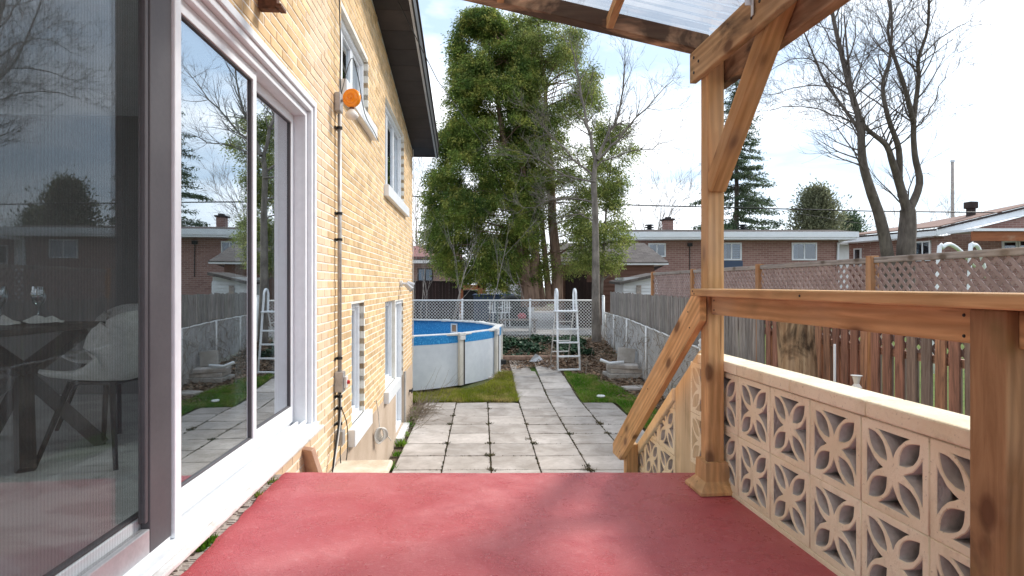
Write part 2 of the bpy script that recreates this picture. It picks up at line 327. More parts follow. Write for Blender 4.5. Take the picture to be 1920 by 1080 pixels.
# ------------------------------------------------------------------ mesh helpers
def obj(name, verts, faces, mat, parent=None, smooth=False):
    me = bpy.data.meshes.new(name); me.from_pydata([tuple(v) for v in verts], [], faces); me.update()
    if isinstance(mat, (list, tuple)):
        for m in mat: me.materials.append(m)
    elif mat: me.materials.append(mat)
    if smooth: me.polygons.foreach_set('use_smooth', [True] * len(me.polygons))
    o = bpy.data.objects.new(name, me); C.objects.link(o)
    if parent: o.parent = parent
    return o
BOXF = [(0, 3, 2, 1), (4, 5, 6, 7), (0, 1, 5, 4), (1, 2, 6, 5), (2, 3, 7, 6), (3, 0, 4, 7)]
class MB:
    def __init__(s): s.v = []; s.f = []; s.mi = []
    def add(s, vs, fs, mi=0):
        k = len(s.v); s.v += [tuple(v) for v in vs]; s.f += [tuple(i + k for i in f) for f in fs]; s.mi += [mi] * len(fs)
    def box(s, x0, x1, y0, y1, z0, z1, mat=None, mi=0):
        vs = [Vector(p) for p in ((x0, y0, z0), (x1, y0, z0), (x1, y1, z0), (x0, y1, z0), (x0, y0, z1), (x1, y0, z1), (x1, y1, z1), (x0, y1, z1))]
        if mat is not None: vs = [mat @ v for v in vs]
        s.add(vs, BOXF, mi); return s
    def beam(s, a, b, w, h, up=(0, 0, 1), mi=0):
        """rectangular bar from a to b; w along side, h along up"""
        a = Vector(a); b = Vector(b); d = (b - a).normalized(); u = Vector(up); sd = d.cross(u).normalized(); u = sd.cross(d)
        vs = []
        for p in (a, b):
            for (i, j) in ((-1, -1), (1, -1), (1, 1), (-1, 1)): vs.append(p + sd * i * w / 2 + u * j * h / 2)
        s.add(vs, [(0, 1, 2, 3), (7, 6, 5, 4), (0, 4, 5, 1), (1, 5, 6, 2), (2, 6, 7, 3), (3, 7, 4, 0)], mi); return s
    def tube(s, pts, rad, n=8, cap=True, mi=0):
        pts = [Vector(p) for p in pts]; m = len(pts)
        if isinstance(rad, (int, float)): rad = [rad] * m
        k = len(s.v); prev = None
        for i in range(m):
            d = (pts[min(i + 1, m - 1)] - pts[max(i - 1, 0)])
            d = d.normalized() if d.length > 1e-9 else Vector((0, 0, 1))
            if prev is None:
                a = d.orthogonal().normalized()
            else:
                a = prev - d * prev.dot(d); a = a.normalized() if a.length > 1e-6 else d.orthogonal().normalized()
            prev = a; b = d.cross(a)
            for j in range(n):
                t = 2 * math.pi * j / n; s.v.append(tuple(pts[i] + (a * math.cos(t) + b * math.sin(t)) * rad[i]))
        for i in range(m - 1):
            for j in range(n):
                s.f.append((k + i * n + j, k + i * n + (j + 1) % n, k + (i + 1) * n + (j + 1) % n, k + (i + 1) * n + j)); s.mi.append(mi)
        if cap:
            s.f.append(tuple(k + j for j in reversed(range(n)))); s.f.append(tuple(k + (m - 1) * n + j for j in range(n))); s.mi += [mi, mi]
        return s
    def lathe(s, prof, c=(0, 0, 0), n=20, axis='z', mi=0):
        k = len(s.v); c = Vector(c)
        for (r, h) in prof:
            for j in range(n):
                t = 2 * math.pi * j / n; a, b = r * math.cos(t), r * math.sin(t)
                p = {'z': (a, b, h), 'x': (h, a, b), 'y': (a, h, b)}[axis]; s.v.append(tuple(c + Vector(p)))
        for i in range(len(prof) - 1):
            for j in range(n):
                s.f.append((k + i * n + j, k + i * n + (j + 1) % n, k + (i + 1) * n + (j + 1) % n, k + (i + 1) * n + j)); s.mi.append(mi)
        return s
    def prism(s, poly, x0, x1, mi=0):
        """poly of (y,z) extruded along x"""
        n = len(poly); vs = [(x0, p[0], p[1]) for p in poly] + [(x1, p[0], p[1]) for p in poly]
        s.add(vs, [tuple(reversed(range(n))), tuple(range(n, 2 * n))] + [(i, (i + 1) % n, n + (i + 1) % n, n + i) for i in range(n)], mi); return s
    def build(s, name, mat, parent=None, smooth=False, bevel=0):
        o = obj(name, s.v, s.f, mat, parent, smooth)
        if any(s.mi): o.data.polygons.foreach_set('material_index', s.mi)
        if bevel:
            b = o.modifiers.new('bevel', 'BEVEL'); b.width = bevel; b.segments = 2; b.limit_method = 'ANGLE'; b.angle_limit = R(40)
        return o
def empty(name, loc=(0, 0, 0), rz=0):
    o = bpy.data.objects.new(name, None); C.objects.link(o); o.location = loc; o.rotation_euler = (0, 0, rz); o.empty_display_size = .2; return o
def tag(o, label=None, cat=None, group=None, kind=None):
    if label: o['label'] = label
    if cat: o['category'] = cat
    if group: o['group'] = group
    if kind: o['kind'] = kind
    return o
def inst(src, name, parent, loc=(0, 0, 0), rot=None, scale=None):
    o = bpy.data.objects.new(name, src if isinstance(src, bpy.types.Mesh) else src.data); C.objects.link(o)
    if parent: o.parent = parent
    o.location = loc
    if rot is not None: o.rotation_euler = rot
    if scale is not None: o.scale = scale
    return o
def reorient(o, Rm):
    o.data.transform(Rm.inverted()); o.matrix_basis = Rm @ o.matrix_basis; return o
def copy_tree(o, parent=None):
    c = o.copy(); C.objects.link(c); c.parent = parent
    for ch in list(o.children): copy_tree(ch, c)
    return c
def P(px, py, Y): return Vector(((px - 960) * Y / F, Y, EYE - (py - 534) * Y / F))
def sub(o, n):
    m = o.modifiers.new('s', 'SUBSURF'); m.levels = n; m.render_levels = n

# ------------------------------------------------------------------ terrain
PC = Vector((-3.76, 15.94)); PR = 3.47
GY = [-50, 12.1, 12.7, 13.3, 14.6, 16, 19.8, 24, 400]; GZ = [0, 0, .013, .05, .15, .27, .585, .62, .62]
def gz(x, y):
    z = float(np.interp(y, GY, GZ))
    t = min(1, max(0, (x - 3.25) / .8)); z = z + t * max(0, .35 - z)
    d = math.hypot(x - PC.x, y - PC.y); t = min(1, max(0, (PR + 1.0 - d) / .8)); z = z * (1 - t) + .12 * t if z > .12 else z
    return z
def axis(segs):
    a = []
    for lo, hi, st in segs: a += list(np.arange(lo, hi, st))
    return a
xs = axis([(-300, -40, 26), (-40, -8, 4), (-8, 6, .3), (6, 40, 3), (40, 320, 28)])
ys = axis([(-60, 0, 6), (0, 26, .3), (26, 60, 3), (60, 420, 30)])
vs = []; rnd_h = lambda x, y: mnoise.noise(Vector((x * 1.7, y * 1.7, 0))) * .018
for y in ys:
    for x in xs:
        vs.append((x, y, gz(x, y) - .045 + (rnd_h(x, y) if y > 12.5 else 0)))
nx = len(xs); fs = [(j * nx + i, j * nx + i + 1, (j + 1) * nx + i + 1, (j + 1) * nx + i) for j in range(len(ys) - 1) for i in range(nx - 1)]
g_ = obj('ground', vs, fs, M['soil'], smooth=True); tag(g_, 'bare brown yard soil rising gently to the back fence', kind='structure')
def sheet(name, poly, mat, off, step=.25, label='', clip=None):
    """lawn sheet following the ground inside a polygon"""
    x0, x1 = min(p[0] for p in poly), max(p[0] for p in poly); y0, y1 = min(p[1] for p in poly), max(p[1] for p in poly)
    idx = {}; v = []; f = []
    def vid(i, j):
        if (i, j) not in idx:
            x, y = x0 + i * step, y0 + j * step; idx[(i, j)] = len(v); v.append((x, y, gz(x, y) + off))
        return idx[(i, j)]
    for i in range(int((x1 - x0) / step)):
        for j in range(int((y1 - y0) / step)):
            if inside(x0 + (i + .5) * step, y0 + (j + .5) * step, poly): f.append((vid(i, j), vid(i + 1, j), vid(i + 1, j + 1), vid(i, j + 1)))
    o = obj(name, v, f, mat, smooth=True); tag(o, label, kind='structure'); return o
def inside(x, y, poly):
    c = False; n = len(poly)
    for i in range(n):
        (x1, y1), (x2, y2) = poly[i], poly[(i + 1) % n]
        if (y1 > y) != (y2 > y) and x < (x2 - x1) * (y - y1) / (y2 - y1) + x1: c = not c
    return c
def pv(x, y): return (x - .0503 * y, y)          # paver frame -> world
S = .627
LAWN_L = [pv(-1.4, 12.1), pv(.72, 12.12), pv(.72, 15.1), (-.3, 15.0), (-.6, 13.6), (-2.0, 12.75), (-3.5, 12.3), (-3.5, 11.8), (-2.2, 11.8)]
LAWN_R = [pv(2.05, 12.1), pv(2.70, 12.05), pv(2.72, 8.6), (2.75, 8.6), (2.75, 10.2), (2.55, 12.5), (2.1, 14.4), (1.45, 15.15), pv(2.05, 15.0)]
sheet('lawn', LAWN_L, M['lawnmoss'], -.012, .1, 'mossy yellow green lawn between the pool and the path')
sheet('lawn', LAWN_R, M['lawn'], -.012, .1, 'bright green lawn right of the paver path')
sheet('lawn', [(4.6, 3), (20, 3), (20, 20), (4.6, 20)], M['lawn'], .02, .5, 'neighbouring green lawn behind the picket fence')
d_ = obj('driveway', [(-30, 21.2, .60), (6.0, 21.2, .60), (6.0, 40, .63), (-30, 40, .63)], [(0, 1, 2, 3)], M['drive']); tag(d_, 'pale grey paved yard behind the chain link fence', kind='structure')
def blades(name, polys, n, hmin, hmax, mat, label, wid=.008, lean=.6):
    V = []
    xs_ = [p[0] for q in polys for p in q]; ys_ = [p[1] for q in polys for p in q]
    while len(V) < n:
        x = random.uniform(min(xs_), max(xs_)); y = random.uniform(min(ys_), max(ys_))
        if any(inside(x, y, q) for q in polys):
            if mnoise.noise(Vector((x * 3, y * 3, 4))) > -.35 or random.random() < .35: V.append((x, y, gz(x, y) - .02))
    V = np.array(V); n = len(V); h = rng.uniform(hmin, hmax, n) * (1 + .5 * np.sin(V[:, 0] * 5) * np.cos(V[:, 1] * 4)); a = rng.uniform(0, 6.28, n)
    dx = np.cos(a) * wid; dy = np.sin(a) * wid; lx = rng.normal(0, lean, n) * h; ly = rng.normal(0, lean, n) * h
    vv = np.empty((n, 3, 3)); vv[:, 0] = V + np.stack([dx, dy, 0 * dx], 1); vv[:, 1] = V - np.stack([dx, dy, 0 * dx], 1); vv[:, 2] = V + np.stack([lx, ly, h], 1)
    o = obj(name, vv.reshape(-1, 3).tolist(), [(3 * i, 3 * i + 1, 3 * i + 2) for i in range(n)], mat); tag(o, label, kind='stuff'); return o
blades('grass', [LAWN_L], 42000, .03, .11, M['grassdry'], 'mossy yellow green grass beside the round pool')
blades('grass', [LAWN_R], 36000, .035, .09, M['grass'], 'bright green grass right of the path')

M['straw'] = foliage('straw_blades', (.30, .24, .12), (.42, .35, .19), (.20, .16, .08))
blades('dry_grass', [LAWN_L], 9000, .03, .10, M['straw'], 'dead straw coloured grass tufts in the lawn by the pool', .008, 1.1)
blades('dry_grass', [LAWN_R], 4500, .03, .09, M['straw'], 'dead straw coloured grass tufts in the lawn right of the path', .008, 1.1)
# ------------------------------------------------------------------ patio
pat = empty('paved_patio', (0, 0, 0)); tag(pat, 'grey concrete paver patio with a narrow path to the pool ladder', kind='structure')
prng = random.Random(3)
def paver_mesh():
    bm = bmesh.new(); bmesh.ops.create_cube(bm, size=1)
    bmesh.ops.scale(bm, vec=(S - .017, S - .015, .05), verts=bm.verts)
    bmesh.ops.bevel(bm, geom=[e for e in bm.edges if abs(e.verts[0].co.z - e.verts[1].co.z) < .001 and e.verts[0].co.z > 0] , offset=.006, segments=1, affect='EDGES')
    me = bpy.data.meshes.new('paver'); bm.to_mesh(me); bm.free(); me.materials.append(M['paver']); return me
pm = paver_mesh(); rot = math.atan(.0503)
def paver(k, y, z=None, dz=0, sx=1):
    xl = .120 + S * (k + .5); x, yy = pv(xl, y)
    zz = gz(x, yy) if z is None else z
    inst(pm, 'paver', pat, (x, yy, zz - .025 + dz + prng.uniform(-.004, .004)), (prng.uniform(-.011, .011) + math.atan((gz(x, yy + .3) - gz(x, yy - .3)) / .6), prng.uniform(-.012, .012), rot + prng.uniform(-.004, .004)), (sx, 1, 1))
for r in range(12):
    for k in range(-2, 4): paver(k, 12.07 - S * (r + .5))
for r in range(4):
    for k in (1, 2): paver(k, 12.07 + S * (r + .5))
for r in range(4):
    for k in (0, 1, 2):
        if (r, k) not in ((3, 2),): paver(k, 12.07 + S * (r + 4.5) + (.03 if k else 0), dz=-.012, sx=.95)
# joint moss and weeds
mb = MB()
def tuft(mb, x, y, z, r, n, h, wid=.006):
    for _ in range(n):
        a = random.uniform(0, 6.28); q = random.uniform(0, r); bx, by = x + math.cos(a) * q, y + math.sin(a) * q; a2 = random.uniform(0, 6.28); hh = h * random.uniform(.4, 1)
        wx, wy = math.cos(a2) * wid, math.sin(a2) * wid; lx, ly = random.gauss(0, .45) * hh, random.gauss(0, .45) * hh
        mb.add([(bx + wx, by + wy, z), (bx - wx, by - wy, z), (bx + lx, by + ly, z + hh)], [(0, 1, 2)])
for _ in range(620):
    y = random.uniform(6.5, 14.6); k = random.choice([-1, 0, 1, 2, 3]) if y < 12 else 2
    x, yy = pv(.120 + S * k, y); tuft(mb, x, yy, gz(x, yy) - .01, .022, 7, .026, .007)
for _ in range(420):
    r = random.randint(0, 9); y = 12.07 - S * r; x, yy = pv(random.uniform(-1.1, 2.6), y); tuft(mb, x, yy, gz(x, yy) - .01, .028, 6, .02, .007)
for _ in range(34):
    k = random.choice([-1, 0, 1, 2, 3]); y = 12.07 - S * random.randint(0, 8) + random.choice([0, 0, random.uniform(-.3, .3)]); x, yy = pv(.120 + S * k + random.uniform(-.03, .03), y); tuft(mb, x, yy, gz(x, yy) - .01, .06, 34, .05, .010)
tag(mb.build('moss_tufts', speck('joint_moss', (.035, .05, .018), (.14, .11, .06), 5, .9, 0, rnd=.4, isl=True)), 'dark moss and weeds in the joints of the patio pavers', kind='stuff')

# ------------------------------------------------------------------ our brick house
WR = math.atan(.0644)
house = empty('brick_house', (-1.16, 0, 0), WR)
tag(house, 'yellow brick house with white patio door and dark brown soffit on the left', 'house')
U1 = 11.58
def top(u): return 6.70 - .152 * u
BR0 = .85
DOOR = (-.6, 4.36, 1.33, 3.66)
HOLES = [DOOR, (5.8, 6.46, 1.0, 2.165), (8.0, 9.02, .95, 2.13), (9.06, 10.08, .06, 2.10), (5.32, 6.7, 4.14, 4.81), (8.0, 10.18, 3.66, 4.855)]
def slab_with_holes(name, u0, u1, z0, z1, x0, x1, mat, parent, holes):
    us = sorted({u0, u1, *[h[0] for h in holes if u0 < h[0] < u1], *[h[1] for h in holes if u0 < h[1] < u1]})
    zs = sorted({z0, z1, *[h[2] for h in holes if z0 < h[2] < z1], *[h[3] for h in holes if z0 < h[3] < z1]})
    mb = MB(); idx = {}
    def solid(i, j):
        if i < 0 or j < 0 or i >= len(us) - 1 or j >= len(zs) - 1: return False
        cu, cz = (us[i] + us[i + 1]) / 2, (zs[j] + zs[j + 1]) / 2
        return not any(h[0] < cu < h[1] and h[2] < cz < h[3] for h in holes)
    for i in range(len(us) - 1):
        for j in range(len(zs) - 1):
            if not solid(i, j): continue
            a, b, c, d = us[i], us[i + 1], zs[j], zs[j + 1]
            mb.add([(x1, a, c), (x1, b, c), (x1, b, d), (x1, a, d)], [(0, 1, 2, 3)])
            mb.add([(x0, a, c), (x0, b, c), (x0, b, d), (x0, a, d)], [(3, 2, 1, 0)])
            if not solid(i - 1, j): mb.add([(x0, a, c), (x1, a, c), (x1, a, d), (x0, a, d)], [(0, 1, 2, 3)])
            if not solid(i + 1, j): mb.add([(x0, b, c), (x1, b, c), (x1, b, d), (x0, b, d)], [(3, 2, 1, 0)])
            if not solid(i, j - 1): mb.add([(x0, a, c), (x1, a, c), (x1, b, c), (x0, b, c)], [(3, 2, 1, 0)])
            if not solid(i, j + 1): mb.add([(x0, a, d), (x1, a, d), (x1, b, d), (x0, b, d)], [(0, 1, 2, 3)])
    return mb.build(name, mat, parent)
slab_with_holes('wall', -2.6, U1 - .02, BR0, 5.0, -.26, -.0035, M['mortar'], house, HOLES)
slab_with_holes('foundation', -2.6, U1, -.1, BR0, -.26, .004, M['stucco'], house, HOLES)
mb = MB(); mb.prism([(-2.6, 5.002), (U1 - .02, 5.002), (U1 - .02, top(U1) + .02), (-2.6, top(-2.6) + .02)][:4], -.26, -.010)
# upper gable part of the mortar wall, clipped by the roof slope
mb = MB(); ucut = (6.70 + .0 - 5.0) / .152
mb.prism([(-2.6, 5.002), (ucut, 5.002), (-2.6, top(-2.6))], -.26, -.0035); mb.build('gable_wall', M['mortar'], house)
# bricks
bl, bh, course = .200, .057, .0668
cand = []
nc = int((6.75 - BR0) / course) + 1
brr = random.Random(5)
for c in range(nc):
    z0 = BR0 + c * course + .004; z1 = z0 + bh
    off = (c % 2) * .105; u = 1.9 + off
    while u < U1:
        a, b = u, min(u + bl, U1 - .0); u += bl + .010
        if z1 > top((a + b) / 2) - .01: continue
        segs = [(a, b)]
        for (h0, h1, h2, h3) in HOLES:
            if z0 + .01 < h3 and z1 - .01 > h2:
                ns = []
                for (p, q) in segs:
                    if q <= h0 or p >= h1: ns.append((p, q)); continue
                    if p < h0 - .03: ns.append((p, h0))
                    if q > h1 + .03: ns.append((h1, q))
                segs = ns
        for (p, q) in segs:
            if q - p < .05: continue
            cand.append((p, q, z0, z1, c))
def pale(u, c, z): return 4.30 < u < (4.92 + (.1 if c % 2 else 0)) and z < 4.9 or (2.9 < u <= 4.36 and z < 1.33)
def bshape(mb, p, q, z0, z1, dx, mi):
    e = .0035; x = dx
    vs = [(-.10, p, z0), (-.10, q, z0), (-.10, q, z1), (-.10, p, z1), (x - e, p, z0), (x - e, q, z0), (x - e, q, z1), (x - e, p, z1), (x, p + e, z0 + e), (x, q - e, z0 + e), (x, q - e, z1 - e), (x, p + e, z1 - e)]
    mb.add(vs, [(0, 1, 5, 4), (1, 2, 6, 5), (2, 3, 7, 6), (3, 0, 4, 7), (4, 5, 9, 8), (5, 6, 10, 9), (6, 7, 11, 10), (7, 4, 8, 11), (8, 9, 10, 11)], mi)
vis = [k for k in cand if k[0] > 2.0]
vis.sort(key=lambda k: math.hypot(k[0], (k[2] - 2.35)) + (3 if k[3] > 4.3 + .45 * (k[0] - 2.2) * 0 + .47 * k[0] + .2 else 0) + (3 if (k[2] < 1.2 and k[0] < 3.2) else 0))
for (p, q, z0, z1, c) in vis[:300]:
    mb = MB(); bshape(mb, 0, q - p, 0, z1 - z0, 0, 0)
    o = mb.build('brick', M['brick_pale'] if pale((p + q) / 2, c, z0) else M['brick_gold'], house); o.location = (brr.uniform(-.0015, .0025), p, z0)
mb = MB()
near = set(vis[:300])
for k in cand:
    if k in near: continue
    p, q, z0, z1, c = k; bshape(mb, p, q, z0, z1, brr.uniform(-.0015, .0025), 1 if pale((p + q) / 2, c, z0) else 0)
tag(mb.build('brickwork', [M['brick_gold_i'], M['brick_pale_i']], house), kind='stuff')
# far end wall, back, interior shell
m = MB(); m.box(-5.69, -.262, U1 - .24, U1 - .02, 0, 4.93); m.build('end_wall', M['mortar'], house)
m = MB(); m.box(-5.9, -5.7, -3, -2.3, 0, 6.5).box(-5.9, -5.7, 5.0, U1, 0, 4.93).box(-5.9, -5.7, -2.3, 5.0, 0, 1.55).box(-5.9, -5.7, -2.3, 5.0, 3.7, 5.6); tag(m.build('outer_wall', M['stucco'], house), kind='structure')  # rear opening is added, out of view, to let daylight into the room
m = MB(); m.box(-5.69, -.262, -2.9, -2.7, 0, 1.5).box(-5.69, -.262, -2.9, -2.7, 3.7, 6.4).box(-5.69, -5.2, -2.9, -2.7, 1.5, 3.7).box(-1.0, -.262, -2.9, -2.7, 1.5, 3.7); tag(m.build('front_wall', M['stucco'], house), kind='structure')  # unseen gap added in this wall so sky light brightens the interior
m = MB(); m.box(-5.69, -.262, -2.6, 5.6, 1.24, 1.38); m.build('room_floor', M['marble'], house)
m = MB(); m.box(-5.69, -.262, -2.6, 5.6, 3.85, 4.0); m.build('room_ceiling', M['roomwall'], house)
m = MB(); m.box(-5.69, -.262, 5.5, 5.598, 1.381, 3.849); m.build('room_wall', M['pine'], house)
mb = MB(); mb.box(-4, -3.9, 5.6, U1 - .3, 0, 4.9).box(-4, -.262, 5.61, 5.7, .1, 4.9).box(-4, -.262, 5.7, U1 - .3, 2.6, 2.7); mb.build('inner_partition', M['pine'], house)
# soffit and roof edge
OV = .45
def sz(u, d=0): return top(u) + d
mb = MB()
nb = 30; u = -1.0
while u < 11.9:
    b = min(u + .43, 11.92)
    m = MB(); vs = [(-.005, u + .004, sz(u)), (OV - .03, u + .004, sz(u)), (OV - .03, b - .004, sz(b)), (-.005, b - .004, sz(b))]
    m.add(vs + [(x, y, z + .02) for x, y, z in vs], BOXF); m.build('soffit_board', M['soffit'], house); u = b
m = MB(); m.prism([(-1, sz(-1) - .03), (11.93, sz(11.93) - .03), (11.93, sz(11.93) + .20), (-1, sz(-1) + .20)], OV, OV + .02); m.build('fascia', M['black'], house)
m = MB(); m.prism([(-1, sz(-1) - .035), (11.93, sz(11.93) - .035), (11.93, sz(11.93) + .0), (-1, sz(-1) + .0)], OV - .03, OV - .002); m.build('fascia_trim', M['alu'], house)
m = MB(); m.prism([(-1, sz(-1) + .201), (11.98, sz(11.98) + .201), (11.98, sz(11.98) + .235), (-1, sz(-1) + .235)], -6.3, OV + .04); m.build('roof', M['roofdark'], house)
m = MB(); m.prism([(11.92, sz(11.92) - .01), (11.96, sz(11.96) - .01), (11.96, sz(11.96) + .2), (11.92, sz(11.92) + .2)], -6.3, OV + .02); m.build('eave_board', M['soffit'], house)
m = MB(); m.prism([(-1, sz(-1) + .022), (11.9, sz(11.9) + .022), (11.9, sz(11.9) + .06), (-1, sz(-1) + .06)], -6.2, OV - .03); m.build('roof_deck', M['soffit'], house)

def frame_rect(mb, u0, u1, z0, z1, w_, x0, x1):
    mb.box(x0, x1, u0, u0 + w_, z0, z1); mb.box(x0, x1, u1 - w_, u1, z0, z1); mb.box(x0, x1, u0 + w_, u1 - w_, z0, z0 + w_); mb.box(x0, x1, u0 + w_, u1 - w_, z1 - w_, z1)
def house_window(h, sillz, mull, deep=.1, rec=.05):
    u0, u1, z0, z1 = h
    m = MB(); frame_rect(m, u0 + .002, u1 - .002, z0 + .002, z1 - .002, .045, -rec - deep, -rec)
    for q in mull: m.box(-rec - deep * .8, -rec - .03, q - .025, q + .025, z0 + .047, z1 - .047)
    f = m.build('window', M['white'], house, bevel=.004)
    edges = [u0 + .047, *mull, u1 - .047]
    for i in range(len(edges) - 1):
        a = edges[i] + (.027 if i else 0); b = edges[i + 1] - (.027 if i < len(edges) - 2 else 0)
        m = MB(); frame_rect(m, a, b, z0 + .05, z1 - .05, .032, -rec - deep * .7, -rec - deep * .35); m.build('sash', M['white'], f)
        m = MB(); m.box(-rec - deep * .58, -rec - deep * .55, a + .03, b - .03, z0 + .08, z1 - .08); m.build('pane', M['glass'], f)
    if sillz:
        s0, s1, a, b = sillz
        m = MB(); m.prism([(a, s0), (b, s0), (b, s1), (a, s1)], -.02, .066); m.build('sill', M['white'], f, bevel=.006)
        m = MB(); m.box(-rec + .002, -.022, u0 + .003, u1 - .003, z0 - .05, z0 + .012); m.build('sill_top', M['white'], f)
house_window(HOLES[1], (.84, 1.0, 5.62, 6.60), [])
house_window(HOLES[2], (.80, .95, 7.87, 9.16), [8.5])
house_window(HOLES[4], (4.0, 4.14, 5.25, 6.93), [5.72, 6.2], .1, .05)
house_window(HOLES[5], (3.51, 3.66, 7.87, 10.4), [8.75, 9.45], .1, .05)
# basement door
u0, u1, z0, z1 = HOLES[3]
m = MB(); frame_rect(m, u0 + .002, u1 - .002, z0, z1 - .002, .05, -.16, -.03); bd = m.build('basement_door', M['white'], house)
m = MB(); m.box(-.14, -.10, u0 + .055, u1 - .055, z0 + .05, z1 - .055); m.build('door_panel', M['white'], bd)
m = MB(); m.box(-.03, .10, u0 - .03, u1 + .02, -.02, .055); m.build('threshold', M['white_dirty'], bd)
m = MB(); m.lathe([(0, 0), (.03, 0), (.03, .05), (0, .05)], (-.10, u0 + .12, 1.05), 12, 'x'); m.build('handle', M['alu'], bd)
m = MB(); m.box(.006, .03, 10.10, 10.22, .02, BR0 + .05); m.build('corner_post', M['conc'], house)

# patio door
pd_ = MB(); u0, u1, z0, z1 = DOOR
# stepped white casing: three profiles
pd_.box(-.09, .035, u1 - .045, u1, z0, z1).box(-.09, .020, u1 - .085, u1 - .047, z0 + .03, z1 - .047).box(-.16, -.01, u1 - .13, u1 - .087, z0 + .05, z1 - .09)
pd_.box(-.09, .035, u0, u1 - .047, z1 - .045, z1).box(-.09, .020, u0, u1 - .087, z1 - .085, z1 - .047).box(-.16, -.01, u0, u1 - .132, z1 - .13, z1 - .087)
pd = pd_.build('patio_door', M['white'], house, bevel=.004)
m = MB(); m.prism([(u0, z0 - .01), (u1 + .01, z0 - .01), (u1 + .01, z0 + .012), (u0, z0 + .012)], -.05, .085); m.build('sill', M['white_dirty'], pd, bevel=.006)
m = MB(); m.box(-.16, .052, u0, u1 - .001, z0 + .014, z0 + .040); m.build('threshold', M['white'], pd, bevel=.004)
for xx, hh in ((-.012, .075), (-.062, .070), (-.112, .075)):
    m = MB(); m.box(xx - .007, xx + .007, u0, u1 - .135, z0 + .041, z0 + hh); m.build('track', M['white'], pd)
def door_panel(u0, u1, x, mat, st=.05, bot=.11, topr=.06, gm='glass_door', z0=1.40, z1=3.53, stl=None):
    d = .022; stl = stl or st; f = None
    for a, b in ((u0, u0 + stl), (u1 - st, u1)): m = MB(); m.box(x - d, x + d, a, b, z0, z1); m.build('stile', mat, pd, bevel=.003)
    for a, b in ((z0, z0 + bot), (z1 - topr, z1)): m = MB(); m.box(x - d, x + d, u0 + stl, u1 - st, a, b); m.build('rail', M['white'], pd, bevel=.003)
    m = MB(); frame_rect(m, u0 + stl + .0005, u1 - st - .0005, z0 + bot + .0005, z1 - topr - .0005, .007, x - .012, x + .014); m.build('gasket', M['charcoal'], pd)
    m = MB(); m.box(x - .004, x + .004, u0 + stl + .002, u1 - st - .002, z0 + bot + .002, z1 - topr - .002); m.build('pane', M[gm], pd)
    return f
door_panel(3.30, 4.225, -.112, M['white'], gm='glass_fix')
door_panel(2.37, 3.36, -.062, M['white'], gm='glass_fix')
door_panel(.6, 2.335, -.060, M['charcoal'], st=.045)
door_panel(-.5, .55, -.112, M['white'])
# the insect screen, outermost track
for b_ in ((-.035, .0, 2.175, 2.33, 1.385, 3.53), (-.03, -.004, 2.15, 2.173, 1.5, 3.49), (-.035, 0, .9, .998, 1.385, 3.53)): m = MB(); m.box(*b_); m.build('screen_stile', M['charcoal'], pd, bevel=.004)
m = MB(); m.box(-.035, .0, 1.0, 2.174, 1.385, 1.475); m.build('screen_rail', M['alu'], pd, bevel=.004)
m = MB(); m.box(-.035, .0, 1.0, 2.174, 3.49, 3.53); m.build('screen_rail', M['charcoal'], pd)
m = MB(); m.box(-.018, -.0165, 1.0, 2.15, 1.476, 3.49); m.build('screen_mesh', M['screen'], pd)
m = MB(); m.box(-.03, .012, 2.332, 2.385, 1.372, 3.53); m.build('meeting_stile', M['white'], pd, bevel=.005)
m = MB(); m.box(-.001, .018, 1.36, 1.462, 2.335, 2.425); m.build('handle', M['white'], pd, bevel=.012)
m = MB(); m.box(.0182, .021, 1.375, 1.45, 2.35, 2.41); m.build('handle_plate', M['blind'], pd, bevel=.0)

# things fixed to the wall
cond = empty('electrical_conduit', (-1.16, 0, 0), WR); tag(cond, 'grey vertical conduit pipe with boxes and clamps on the brick wall', 'conduit')
UC = 5.10
m = MB(); m.tube([(.035, UC, 1.62), (.035, UC, 3.79)], .017, 10); m.build('pipe', M['pipe'], cond, True)
m = MB(); m.tube([(.035, UC, 1.02), (.035, UC, 1.46)], .017, 10); m.build('pipe', M['pipe'], cond, True)
for z in (3.66, 2.94, 2.72, 1.72, 1.40, 1.30, 1.17):
    m = MB(); m.tube([(.035, UC, z), (.035, UC, z + .022)], .024, 10).box(0.004, .012, UC - .05, UC + .05, z, z + .02); m.build('clamp', M['rubber'], cond)
m = MB(); m.box(.002, .075, UC - .05, UC + .05, 1.45, 1.62); m.build('junction_box', M['pipe'], cond, bevel=.005)
m = MB(); m.box(.076, .10, UC - .035, UC + .035, 1.48, 1.58); sk = m.build('socket_cover', M['white_dirty'], cond, bevel=.008)
m = MB(); m.lathe([(0, 0), (.018, 0), (.015, .02), (0, .02)], (.10, UC, 1.53), 10, 'x'); m.build('plug', G('red_plug').fin((.5, .03, .03), .4), cond)
m = MB(); m.box(.002, .07, UC - .04, UC + .06, 1.00, 1.12); m.build('lower_box', M['pipe'], cond, bevel=.005)
lamp = empty('wall_lamp', (-1.16, 0, 0), WR); tag(lamp, 'orange disc wall lamp with white bulb on top of the conduit', 'lamp')
m = MB(); m.box(.002, .055, UC - .06, UC + .05, 3.80, 3.96); m.build('back_box', M['pipe'], lamp, bevel=.01)
m = MB(); m.tube([(.05, UC, 3.90), (.10, UC - .05, 3.90)], .012, 8); m.build('arm', M['pipe'], lamp)
dc = Vector((.155, UC - .10, 3.895)); 
dm = Matrix.Translation(dc) @ Matrix.Rotation(R(-14), 4, 'Z')
